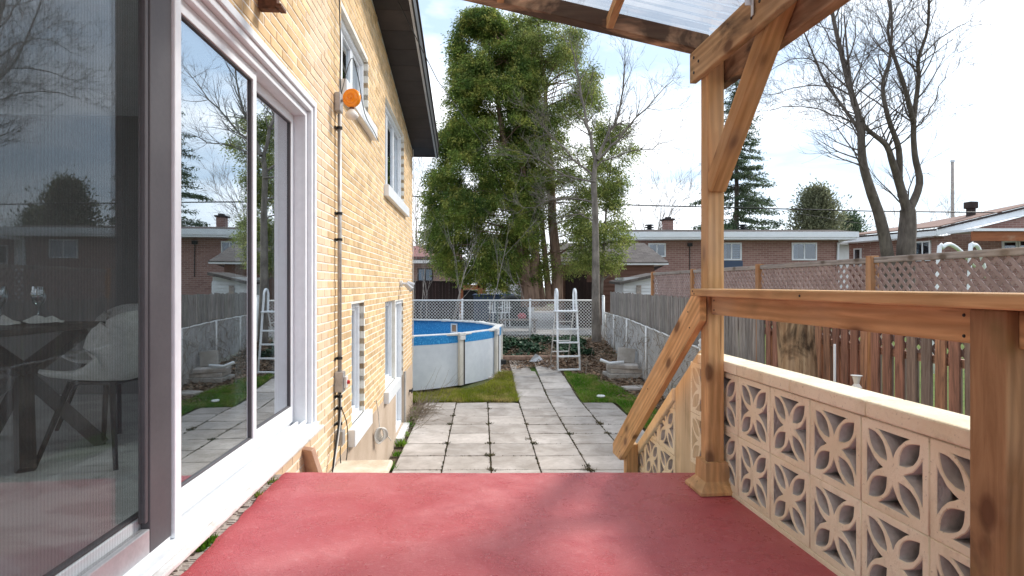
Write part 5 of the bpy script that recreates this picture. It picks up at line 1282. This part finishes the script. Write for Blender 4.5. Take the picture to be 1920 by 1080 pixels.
prof_tree('distant_cedar_tree', 'tiny dark cedar top over the grey roof left of the maple', 60, [(410, 1592, 1594, 1), (430, 1578, 1608, 1), (445, 1574, 1612, 1)],
    [([(1593, 470), (1593, 412)], .15, .03)], 120, 30, M['spruce'], M['bark_grey'], 52, leaf=(.3, .06), gap=-.3, spread=(.35, .35, .35), drop=-.6)
def small_bare(name, label, px, Y, pyb, pyt, seed, n=7):
    root = empty(name, (P(px, 0, Y).x, Y, .6)); tag(root, label, 'tree'); rnd = random.Random(seed); mb = MB(); H_ = EYE - (pyt - 534) * Y / F - .6
    mb.tube([(0, 0, 0), (0, 0, H_ * .35)], [.2, .14], 7, cap=False)
    for _ in range(n): grow(mb, Vector((0, 0, H_ * .33)), Vector((rnd.gauss(0, .5), rnd.gauss(0, .5), 1)).normalized(), H_ * .55, .07, 3, rnd, .06, .55, .012, (3, 5), 5, 4)
    mb.build('trunk', M['bark_pale'], root, True); return root
small_bare('bare_tree', 'small distant leafless tree above the left end of the bungalow roof', 1222, 52, 430, 345, 61, 8)
small_bare('bare_tree', 'faint leafless tree top beside the utility pole', 1745, 62, 430, 405, 62, 6)
small_bare('bare_tree', 'leafless tree seen just right of the brick house corner', 788, 40, 480, 330, 63, 5)

# ------------------------------------------------------------------ houses behind
def winbox(parent, x0, x1, z0, z1, y, mull=1, fm='white', gm='glass_far', blind=False, dark=None):
    m = MB(); w_ = .07
    m.box(x0, x0 + w_, y - .06, y + .02, z0, z1).box(x1 - w_, x1, y - .06, y + .02, z0, z1).box(x0 + w_, x1 - w_, y - .06, y + .02, z0, z0 + w_).box(x0 + w_, x1 - w_, y - .06, y + .02, z1 - w_, z1)
    for k in range(mull): xm = x0 + (x1 - x0) * (k + 1) / (mull + 1); m.box(xm - .03, xm + .03, y - .05, y + .02, z0 + w_, z1 - w_)
    f = m.build('window', M[fm], parent)
    m = MB(); m.box(x0 + w_, x1 - w_, y - .035, y - .03, z0 + w_, z1 - w_); m.build('pane', M[gm], f)
    m = MB(); m.box(x0 + w_, x1 - w_, y - .015, y - .005, z0 + w_, z1 - w_); m.build('backing', M['pine'], f)
    m = MB(); wq = (x1 - x0) * .2
    for q in range(7): m.box(x0 + w_ + wq * q / 7, x0 + w_ + wq * (q + .8) / 7, y - .026, y - .018, z0 + w_ + .01, z1 - w_)
    tag(m.build('curtain', M['blind'], f), kind='stuff')
    if blind:
        for k in range(6):
            z = z0 + .1 + (z1 - z0 - .2) * k / 6; m = MB(); m.box((x0 + x1) / 2 + .02, x1 - w_ - .01, y - .028, y - .018, z, z + (z1 - z0) / 10); m.build('blind_slat', M['blind'], f)
    return f
HY = 31.0
def hx(px, Y=HY): return (px - 960) * Y / F
def hz(py, Y=HY): return EYE - (py - 534) * Y / F
bg_ = empty('bungalow', (0, HY, 0)); tag(bg_, 'long red brown brick bungalow with flat white eave behind the fences', 'house')
m = MB(); m.box(hx(1150), hx(1572), 0, 8, .4, hz(450)); m.build('wall', [M['brick_red']], bg_)
m = MB(); m.box(hx(1140), hx(1592), -.75, 8.5, hz(451), hz(441)); m.build('eave', M['white'], bg_)
m = MB(); m.box(hx(1138), hx(1594), -.80, -.752, hz(447), hz(437)); m.build('gutter', M['white'], bg_)
m = MB(); m.add([(hx(1138), -.8, hz(437)), (hx(1594), -.8, hz(437)), (hx(1594), 8.5, hz(437)), (hx(1138), 8.5, hz(437)), (hx(1150), -.3, hz(431.5)), (hx(1560), -.3, hz(432)), (hx(1540), 8, hz(431.5)), (hx(1160), 8, hz(431.5))], BOXF); m.build('roof', M['roofdark'], bg_)
winbox(bg_, hx(1352), hx(1390), hz(488), hz(455), 0, 1, blind=True); winbox(bg_, hx(1484), hx(1531), hz(488), hz(455), 0, 1); winbox(bg_, hx(1215), hx(1248), hz(482), hz(456), 0, 1)
m = MB(); m.box(hx(1350), hx(1392), -.05, -.005, hz(502), hz(489)); m.build('panel', M['bluepanel'], bg_)
m = MB(); m.tube([(hx(1576), -.7, hz(447)), (hx(1570), -.1, hz(456)), (hx(1569), -.06, hz(505))], .06, 8); m.build('downspout', M['white'], bg_)
m = MB(); m.tube([(hx(1293), -.03, hz(458)), (hx(1293), -.03, hz(520))], .02, 6); m.box(hx(1289), hx(1297), -.14, -.01, hz(462), hz(456)); m.build('meter_pipe', M['black'], bg_)
m = MB(); m.box(hx(1264), hx(1282), 2, 2.5, hz(434), hz(405)); ch = m.build('chimney', M['brick_red'], bg_)
m = MB(); m.box(hx(1261), hx(1285), 1.93, 2.57, hz(405), hz(402)).box(hx(1268), hx(1279), 2.1, 2.4, hz(402), hz(398)); m.build('chimney_cap', M['roofdark'], ch)
m = MB(); m.box(hx(1263.6), hx(1282.4), 1.98, 2.52, hz(433), hz(425)); m.build('chimney_flashing', M['roofdark'], ch)
for px in (1230, 1413):
    v_ = MB()
    for k in range(4): v_.lathe([(0, 0), (.24, 0), (.24, .05), (0, .08)], (hx(px), 1.5, hz(432) + .13 * k), 12)
    v_.lathe([(.12, 0), (.12, .5)], (hx(px), 1.5, hz(434)), 10); v_.build('roof_vent', M['black'], bg_)
# garage with brown siding
GYD = 26.0; gx = lambda p: (p - 960) * GYD / F; gzz = lambda p: EYE - (p - 534) * GYD / F
gar = empty('garage', (0, GYD, 0)); tag(gar, 'brown sided garage with a grey shingle roof behind the corner tree', 'garage')
m = MB(); m.box(gx(1055), gx(1226), .05, 5, .3, gzz(497)); m.build('wall', M['siding'], gar)
zz = .5
while zz < gzz(499): m = MB(); m.add([(gx(1054.5), .0, zz), (gx(1226.5), .0, zz), (gx(1226.5), .048, zz + .175), (gx(1054.5), .048, zz + .175), (gx(1054.5), .049, zz), (gx(1226.5), .049, zz)], [(0, 1, 2, 3), (0, 4, 5, 1), (0, 3, 4), (1, 5, 2)]); m.build('siding_board', M['siding'], gar); zz += .178
m = MB(); m.box(gx(1040), gx(1250), -.32, -.28, gzz(497), gzz(492)); m.build('eave', M['white'], gar)
m = MB(); m.box(gx(1040), gx(1248), -.28, 5.3, gzz(497), gzz(496)); m.build('soffit', M['white'], gar)
def slope(parent, name, pts, mat, th=.05):
    m = MB(); n = len(pts); m.add(list(pts) + [(p[0], p[1], p[2] - th) for p in pts], [tuple(range(n)), tuple(reversed(range(n, 2 * n)))] + [(i, n + i, n + (i + 1) % n, (i + 1) % n) for i in range(n)]); return m.build(name, mat, parent)
slope(gar, 'roof', [(gx(1040), -.34, gzz(492)), (gx(1250), -.34, gzz(492)), (gx(1232), 2.5, gzz(448)), (gx(1050), 2.5, gzz(448))], M['shingle'])
slope(gar, 'roof', [(gx(1250), -.34, gzz(492)), (gx(1272), 5.0, gzz(503)), (gx(1232), 2.5, gzz(448))], M['shingle'])
m = MB(); m.box(gx(1060), gx(1100), -.03, .0, .6, gzz(515)); m.build('door', M['picket_dark'], gar)
# white shed
SYD = 22.5; sx_ = lambda p: (p - 960) * SYD / F; sz_ = lambda p: EYE - (p - 534) * SYD / F
shd = empty('garden_shed', (0, SYD, 0)); tag(shd, 'small white sided shed with a sloping grey roof behind the picket fence', 'shed')
zz = 0.4
m = MB(); m.prism([(.06, .3), (2, .3), (2, sz_(520)), (.06, sz_(520))], sx_(1170), sx_(1232)); m.build('wall', M['siding_white'], shd)
while zz < sz_(528): m = MB(); m.add([(sx_(1169), .0, zz), (sx_(1233), .0, zz), (sx_(1233), .05, zz + .12), (sx_(1169), .05, zz + .12)], [(0, 1, 2, 3)]); m.build('siding_board', M['siding_white'], shd); zz += .122
slope(shd, 'roof', [(sx_(1160), -.25, sz_(529)), (sx_(1236), -.25, sz_(512)), (sx_(1236), 2.2, sz_(510)), (sx_(1160), 2.2, sz_(526))], M['shingle'], .10)
m = MB(); m.box(sx_(1193), sx_(1202), -.03, -.002, .9, sz_(535)); m.build('window', M['capgrey'], shd)
# right-hand house: side wall receding, gable towards us
rh = empty('brick_house', (0, 0, 0)); tag(rh, 'brown brick house with tan roof and white eave at the right edge', 'house')
A_ = Vector((hx(1592, 33), 33, 0)); B_ = Vector((hx(1770, 28.5), 28.5, 0)); C_ = Vector((hx(2060, 27.5), 27.5, 0)); ez = 4.75
def quadw(name, a_, b_, za, zb, mat, parent, th=.25):
    d_ = (b_ - a_).normalized(); n_ = Vector((-d_.y, d_.x, 0)); m = MB(); pts = [a_, b_, b_ + n_ * th, a_ + n_ * th]
    m.add([(p.x, p.y, .3) for p in pts] + [(pts[0].x, pts[0].y, za), (pts[1].x, pts[1].y, zb), (pts[2].x, pts[2].y, zb), (pts[3].x, pts[3].y, za)], BOXF); return m.build(name, mat, parent)
quadw('wall', A_, B_, ez - .15, ez - .1, M['brick_redy' if False else 'brick_red'], rh); quadw('wall', B_ + Vector((.01, 0, 0)), C_, ez - .12, ez + 1.55, M['brick_red'], rh)
dW = (B_ - A_).normalized(); nW = Vector((dW.y, -dW.x, 0)); nW = nW if nW.y < 0 else -nW
def strip(name, a_, b_, za, zb, out_, h_, mat, t_=.06):
    m = MB(); m.beam((a_.x + nW.x * out_, a_.y + nW.y * out_, za), (b_.x + nW.x * out_, b_.y + nW.y * out_, zb), t_, h_); return m.build(name, mat, rh)
strip('eave', A_ - dW * .6, B_, ez - .03, ez + .02, .55, .22, M['white']); strip('roof_edge', A_ - dW * .6, B_, ez + .13, ez + .18, .57, .08, M['roofdark'])
m = MB(); a2 = A_ - dW * .6; m.add([(a2.x, a2.y, ez - .13), (B_.x, B_.y, ez - .1), (B_.x + nW.x * .55, B_.y + nW.y * .55, ez - .1), (a2.x + nW.x * .55, a2.y + nW.y * .55, ez - .13)], [(0, 1, 2, 3)]); m.build('soffit', M['white'], rh)
Bo = B_ + nW * .55; m = MB(); m.beam((Bo.x, Bo.y, ez + .03), (C_.x, C_.y - .5, ez + 1.75), .06, .26); m.build('eave', M['white'], rh); m = MB(); m.beam((Bo.x, Bo.y - .07, ez + .225), (C_.x, C_.y - .57, ez + 1.945), .06, .10); m.build('roof_edge', M['roofdark'], rh)
Ao = A_ - dW * .6 + nW * .6
R1 = (22.1, 33.0, 5.67)
slope(rh, 'roof', [(Ao.x, Ao.y, ez + .235), (Bo.x, Bo.y - .1, ez + .34), R1, (20.6, 36.5, 5.35)], M['roof_tan'])
slope(rh, 'roof', [(Bo.x, Bo.y - .1, ez + .34), (C_.x, C_.y - .6, ez + 2.07), (29.5, 31, 7.1), R1], M['roof_tan'])
m = MB(); vx = hx(1835, 29.5)
m.lathe([(.20, 0), (.20, .45), (.30, .45), (.30, .75), (0, .8)], (vx, 30, EYE - (402 - 534) * 30 / F - .15), 14); m.build('roof_vent', M['roofdark'], rh)
def wallwin(px0, px1, py0, py1, mull, a_=A_, b_=B_):
    d_ = (b_ - a_).normalized(); n_ = Vector((d_.y, -d_.x, 0)); n_ = n_ if n_.y < 0 else -n_
    def hit(px): r_ = (px - 960) / F; t = (r_ * a_.y - a_.x) / (d_.x - r_ * d_.y); return a_ + d_ * t
    p, q = hit(px0), hit(px1); z0 = EYE - (py1 - 534) * p.y / F; z1 = EYE - (py0 - 534) * p.y / F
    f = winbox(rh, 0, (q - p).length, z0, z1, 0, mull); f.location = (p.x + n_.x * .02, p.y + n_.y * .02, 0); f.rotation_euler = (0, 0, math.atan2(d_.y, d_.x))
wallwin(1602, 1616, 466, 500, 0); wallwin(1716, 1746, 453, 490, 1); wallwin(1878, 1906, 452, 475, 0, B_, C_); wallwin(1908, 1935, 450, 475, 0, B_, C_)
m = MB(); m.box(hx(1817, 26.5), hx(2060, 26.5), 26.3, 26.4, EYE - (452 - 534) * 26.4 / F, EYE - (434 - 534) * 26.4 / F); m.build('porch_board', M['redwood'], rh)
m = MB(); m.box(hx(1817, 26.5), hx(2060, 26.5), 26.2, 27.8, EYE - (434 - 534) * 26.4 / F + .005, EYE - (429 - 534) * 26.4 / F); m.build('porch_roof', M['white'], rh)
# grey roofed house between
gh = empty('grey_roof_house', (0, 48, 0)); tag(gh, 'house with a low grey shingle roof between the bungalow and the maple', 'house')
X48 = lambda p: (p - 960) * 48 / F; Z48 = lambda p: EYE - (p - 534) * 48 / F
m = MB(); m.box(X48(1560), X48(1690), 1, 8, .5, Z48(456)); m.build('wall', M['siding_white'], gh)
slope(gh, 'roof', [(X48(1550), 0, Z48(456)), (X48(1700), 0, Z48(456)), (X48(1650), 4, Z48(428)), (X48(1585), 4, Z48(428))], M['shingle'])
# left house behind the pool
LY = 36.0; lx_ = lambda p: (p - 960) * LY / F; lz_ = lambda p: EYE - (p - 534) * LY / F
lh = empty('brick_house', (0, LY, 0)); tag(lh, 'brown brick house with a reddish roof behind the pool', 'house')
m = MB(); m.box(lx_(700), lx_(868), 0, 7, .5, lz_(493)); m.build('wall', M['brick_brown'], lh)
m = MB(); m.box(lx_(690), lx_(868), -.6, 7.2, lz_(494), lz_(487)); m.build('eave', M['white_dirty'], lh)
m = MB(); m.box(lx_(690), lx_(869), -.63, -.602, lz_(488), lz_(482)); m.build('roof_edge', M['roofdark'], lh)
slope(lh, 'roof', [(lx_(690), -.65, lz_(484)), (lx_(870), -.65, lz_(484)), (lx_(845), 4, lz_(453)), (lx_(690), 4, lz_(453))], M['shingle_red'])
winbox(lh, lx_(783), lx_(812), lz_(528), lz_(503), 0, 1, fm='roofdark')
m = MB(); m.box(lx_(1000 - 112), lx_(1005), 3, 9, .5, lz_(505)); m.build('extension_wall', M['siding_white'], lh)
slope(lh, 'roof', [(lx_(872), 2.5, lz_(505)), (lx_(1010), 2.5, lz_(505)), (lx_(990), 6, lz_(478)), (lx_(890), 6, lz_(478))], M['shingle'])
# dark fence
dfe = empty('dark_board_fence', (0, 25.2, .5)); tag(dfe, 'dark brown board fence behind the pool and chain link', 'fence')
D25 = lambda p: (p - 960) * 25.2 / F
x = D25(735)
dbm = MB().box(0, .135, 0, .02, 0, EYE - (529 - 534) * 25.2 / F - .5); dme = None
while x < D25(856):
    o = obj('board', dbm.v, dbm.f, M['picket_dark'], dfe) if dme is None else inst(dme, 'board', dfe)
    dme = o.data; o.location = (x, random.uniform(0, .015), 0); x += .14
for b_ in ((.03, .07, .3, .4), (-.03, .05, EYE - .4, EYE - .34)): m = MB(); m.box(D25(735), D25(858), *b_); m.build('cross_rail', M['picket_dark'], dfe)
dfe2 = empty('dark_board_fence', (0, 24.6, .5)); tag(dfe2, 'dark grey board fence between the cedar trunks and the garage', 'fence')
x = D25(1066)
while x < D25(1112): o = inst(dme, 'board', dfe2); o.location = (x, 0, 0); x += .14
# neighbour's deck with orange stairs
dk = empty('raised_deck', (0, 30, .6)); tag(dk, 'orange wooden deck with white railing and steps behind the chain link fence', 'deck')
D30 = lambda p: (p - 960) * 30 / F; Z30 = lambda p: EYE - (p - 534) * 30 / F - .6
m = MB(); m.box(D30(864), D30(908), 0, 2.5, Z30(543), Z30(534)); m.build('platform', M['redwood'], dk)
m = MB(); m.box(D30(866), D30(905), .3, 2.4, 0, Z30(545)); m.build('skirt', M['black'], dk)
for px in (898, 908, 866): m = MB(); m.box(D30(px) - .06, D30(px) + .06, 0, .12, 0, Z30(513)); m.build('post', M['redwood'], dk)
m = MB(); m.box(D30(864), D30(898), .02, .08, Z30(514), Z30(511)); m.build('top_rail', M['redwood'], dk)
for k in range(10): m = MB(); m.box(D30(867 + k * 3.2), D30(867 + k * 3.2) + .045, .03, .06, Z30(533), Z30(514)); m.build('baluster', M['white'], dk)
for s in (0, .9): m = MB(); m.beam((D30(898), s, Z30(540)), (D30(918), s, Z30(566)), .05, .22); m.build('stringer', M['redwood'], dk)
for k in range(4): m = MB(); m.box(D30(900 + k * 5), D30(906 + k * 5), 0, .9, Z30(543 + 6 * k), Z30(541 + 6 * k)); m.build('step', M['redwood'], dk)
# patio chairs and covered grill
def pchair(px, label, rz_):
    c_ = empty('patio_chair', ((px - 960) * 25 / F, 25, .61)); tag(c_, label, 'chair', 'white patio chairs behind the back fence'); c_.rotation_euler = (0, 0, rz_)
    m = MB(); m.box(-.25, .25, -.25, .25, .70, .74); m.build('seat', M['white'], c_)
    m = MB()
    for k in range(4): m.box(-.22 + k * .13, -.17 + k * .13, .22, .26, .74, 1.30)
    m.box(-.25, .25, .22, .26, 1.30, 1.36); m.build('backrest', M['white'], c_)
    for sx in (-1, 1):
        for sy in (-1, 1): m = MB(); m.beam((sx * .23, sy * .23, 0), (sx * .20, sy * .21, .70), .035, .035, (0, 1, 0)); m.build('leg', M['white'], c_)
    for sx in (-1, 1): m = MB(); m.box(sx * .27 - .03, sx * .27 + .03, -.25, .25, .95, .99); m.build('arm', M['white'], c_)
    c_['kind'] = 'thing'; c_.scale = (.85, .85, .82)
pchair(929, 'white patio chair beside the orange deck steps', .4); pchair(944, 'white patio chair left of the covered grill', -.5)
cg = MB()
prf2 = [(.62, 0), (.60, .6), (.55, 1.15), (.35, 1.35), (0, 1.38)]
cg.lathe(prf2, (0, 0, 0), 14); o = cg.build('covered_grill', M['black'], smooth=True); o.location = ((962 - 960) * 26 / F, 26, .61); o.scale = (1.1, .8, .95); tag(o, 'dark covered grill left of the cedar trunks', 'grill')
m = MB(); m.box(-.9, .9, 0, 1.0, 0, 1.25).box(-.95, .95, -.05, 1.05, 1.251, 1.32); o = m.build('storage_chest', M['bluepanel'], bevel=.04); o.location = ((925 - 960) * 27 / F, 27.3, .61); o.scale = (1, 1, 1); tag(o, 'dark blue storage chest below the orange deck', 'chest')
m = MB(); m.lathe([(0, 0), (.28, .02), (.33, .3), (.2, .52), (0, .56)], (0, 0, 0), 14); o = m.build('red_planter', G('faded_red_plastic').fin((.45, .08, .10), .5), smooth=True); o.location = ((979 - 960) * 22 / F, 22.2, 1.1); o.scale = (.5, .5, .4); tag(o, 'small faded red toy bin on the wooden bench behind the fence', 'bin')
m = MB(); m.box(-.7, .7, -.2, .2, .44, .50).box(-.65, -.55, -.18, .18, 0, .44).box(.55, .65, -.18, .18, 0, .44); o = m.build('garden_bench', M['capgrey']); o.location = ((972 - 960) * 22 / F, 22.2, .60); tag(o, 'low grey bench behind the chain link fence', 'bench')
# neighbour's pool rails behind the lattice
nl = empty('pool_handrail', (0, 12.2, .35)); tag(nl, 'two white curved pool handrails rising behind the lattice fence', 'handrail')
def arch(pxs):
    pts = [P(a, b, 12.2 + dy) - Vector((0, 12.2, .35)) for a, b, dy in pxs]; q = []
    for i in range(len(pts) - 1):
        p0_, p1_, p2_, p3_ = pts[max(i - 1, 0)], pts[i], pts[i + 1], pts[min(i + 2, len(pts) - 1)]
        for t in (0, .25, .5, .75): q.append(.5 * ((2 * p1_) + (p2_ - p0_) * t + (2 * p0_ - 5 * p1_ + 4 * p2_ - p3_) * t * t + (3 * p1_ - p0_ - 3 * p2_ + p3_) * t ** 3))
    q.append(pts[-1]); m = MB(); m.tube(q, .04, 10); m.build('rail', M['white'], nl, True)
arch([(1750, 700, 0), (1760, 480, 0), (1768, 464, 0), (1777, 458, .05), (1788, 461, .15), (1803, 473, .5), (1830, 500, .9)]); arch([(1812, 700, .6), (1819, 476, .6), (1823, 462, .6), (1828, 459, .65), (1834, 464, .8), (1840, 480, 1.0), (1850, 520, 1.2)])

# ------------------------------------------------------------------ pole and wires
up = empty('utility_pole', ((1786 - 960) * 58 / F, 58, .5)); tag(up, 'slim pale utility pole rising behind the right house', 'pole')
m = MB(); m.tube([(0, 0, 0), (0, 0, EYE - (304 - 534) * 58 / F - .5)], [.2, .13], 10); m.build('shaft', M['capgrey'], up, True)
m = MB(); m.box(-.15, .15, -.1, .1, EYE - (304 - 534) * 58 / F - .5, EYE - (300 - 534) * 58 / F - .5); m.build('pole_cap', M['galv'], up)
def wire(pts, r, label, n=30):
    q = []
    for i in range(len(pts) - 1):
        for k in range(n): q.append(pts[i].lerp(pts[i + 1], k / n))
    q.append(pts[-1]); m = MB(); m.tube(q, r, 5); tag(m.build('overhead_wire', M['rubber'], smooth=True), label, 'wire')
wire([P(640, 362, 28), P(775, 368, 28), P(1000, 378, 28), P(1200, 385, 28), P(1640, 396, 28), P(1920, 399, 28), P(2300, 398, 28)], .028, 'thick black overhead cable crossing the whole back yard')
wire([P(1395, 384, 40), P(1700, 433, 40), P(1960, 400, 40)], .012, 'thin overhead wire above the right house')
wire([hw(.3, 6.9, top(6.9)-.06), P(820, 150, 8.5) , P(900, 262, 14), P(962, 400, 21), P(975, 430, 22)], .006, 'thin guy wire from the soffit to the cedar tree')

# ------------------------------------------------------------------ dining set inside
FZ = 1.38
tb_ = empty('dining_table', (-3.25, 3.05, FZ)); tag(tb_, 'dark dining table with crossed legs seen through the patio door', 'table')
m = MB(); m.box(-.85, .80, -.25, .62, .715, .75); m.build('tabletop', M['table'], tb_, bevel=.01)
hub = Vector((.42, .45, .46))
for q in ((.75, .64, .0), (.73, .08, .0), (.73, .50, .71), (-.05, .05, .0), (-.05, .75, .0), (-.05, .1, .71), (-.05, .5, .71), (.50, .0, .71)):
    m = MB(); m.beam(hub, q, .075, .075, (.1, .2, 1) if abs(q[0] - hub.x) > .2 else (1, 0, 0)); m.build('leg', M['table'], tb_)
def dchair(loc, rz_, label):
    c_ = empty('dining_chair', (*loc, FZ)); c_.rotation_euler = (0, 0, rz_); tag(c_, label, 'chair', 'dining chairs around the indoor table')
    vs = []; n1, n2 = 14, 15
    for i in range(n1):
        t = i / (n1 - 1)
        for j in range(n2):
            s = -1 + 2 * j / (n2 - 1)
            # seat (y from -.2) curving up to a back at y=+.25, with raised sides
            if t < .5: y = -.22 + t * 2 * .36; z = .45 + .02 * (1 - t * 2)
            else: q = (t - .5) * 2; y = .14 + .12 * math.sin(q * 1.4); z = .45 + .38 * q ** 1.3
            wd_ = .22 + .03 * math.sin(t * 3.14); side = abs(s) ** 3; x = s * wd_; z2 = z + side * (.05 + .15 * math.exp(-((t - .62) / .2) ** 2)); y2 = y - side * (.10 if t > .5 else 0)
            vs.append((x, y2, z2 - (.10 * abs(s) ** 4 if t > .9 else 0)))
    o = obj('seat', vs, [(i * n2 + j, i * n2 + j + 1, (i + 1) * n2 + j + 1, (i + 1) * n2 + j) for i in range(n1 - 1) for j in range(n2 - 1)], M['shell'], c_, True)
    so = o.modifiers.new('t', 'SOLIDIFY'); so.thickness = .02; so.offset = -1
    for sx in (-1, 1):
        for sy in (-1, 1): m = MB(); m.tube([(sx * .24, sy * .23, 0), (sx * .13, sy * .12, .44)], [.012, .016], 8); m.build('leg', M['black'], c_, True)
    m = MB(); m.box(-.13, .13, -.13, .13, .425, .44); m.build('seat_frame', M['black'], c_)
dchair((-2.28, 3.42), R(-95), 'pale grey shell chair nearest the glass at the end of the dining table'); dchair((-2.75, 4.2), R(-10), 'grey shell chair on the far side of the dining table'); dchair((-3.0, 2.45), R(172), 'grey shell chair at the near side of the dining table')
wb = empty('wine_bottle', (-3.05, 3.42, FZ + .75)); tag(wb, 'dark wine bottle with copper foil on the dining table', 'bottle')
m = MB(); m.lathe([(0, 0), (.038, 0), (.038, .19), (.015, .24), (.014, .25)], (0, 0, 0), 14); m.build('body', M['bottle'], wb, True)
m = MB(); m.lathe([(.0155, .24), (.0155, .31), (0, .312)], (0, 0, 0), 12); m.build('foil', M['copper'], wb, True)
for i, (x, y, lb) in enumerate(((-2.88, 3.40, 'wine glass beside the bottle on the dining table'), (-2.68, 3.42, 'wine glass near the right end of the dining table'))):
    m = MB(); m.lathe([(.0, 0), (.035, .002), (.004, .01), (.004, .09), (.03, .12), (.038, .16), (.030, .21)], (0, 0, 0), 14); o = m.build('wine_glass', M['glass'], smooth=True); o.location = (x, y, FZ + .751); tag(o, lb, 'glass', 'wine glasses on the dining table')
for i, (x, y, lb) in enumerate(((-2.78, 3.28, 'crumpled white napkin left of the wine glass'), (-2.62, 3.36, 'crumpled white napkin at the right end of the table'))):
    vs = [(math.cos(t) * r_ * .12, math.sin(t) * r_ * .08, .04 * (1 - r_) + .03 * mnoise.noise(Vector((math.cos(t) * r_ * 4, math.sin(t) * r_ * 4, i)))) for r_ in (.15, .5, 1) for t in [k * math.pi / 8 for k in range(16)]]
    o = obj('napkin', vs, [(a * 16 + k, a * 16 + (k + 1) % 16, (a + 1) * 16 + (k + 1) % 16, (a + 1) * 16 + k) for a in range(2) for k in range(16)] + [tuple(range(15, -1, -1))], M['napkin']); o.location = (x, y, FZ + .76); tag(o, lb, 'napkin')
o = blockthing('candle_box', (-2.98, 3.3, FZ + .751), (.12, .12, .11), .2, M['black'], 'small black box in front of the wine bottle', 'box')
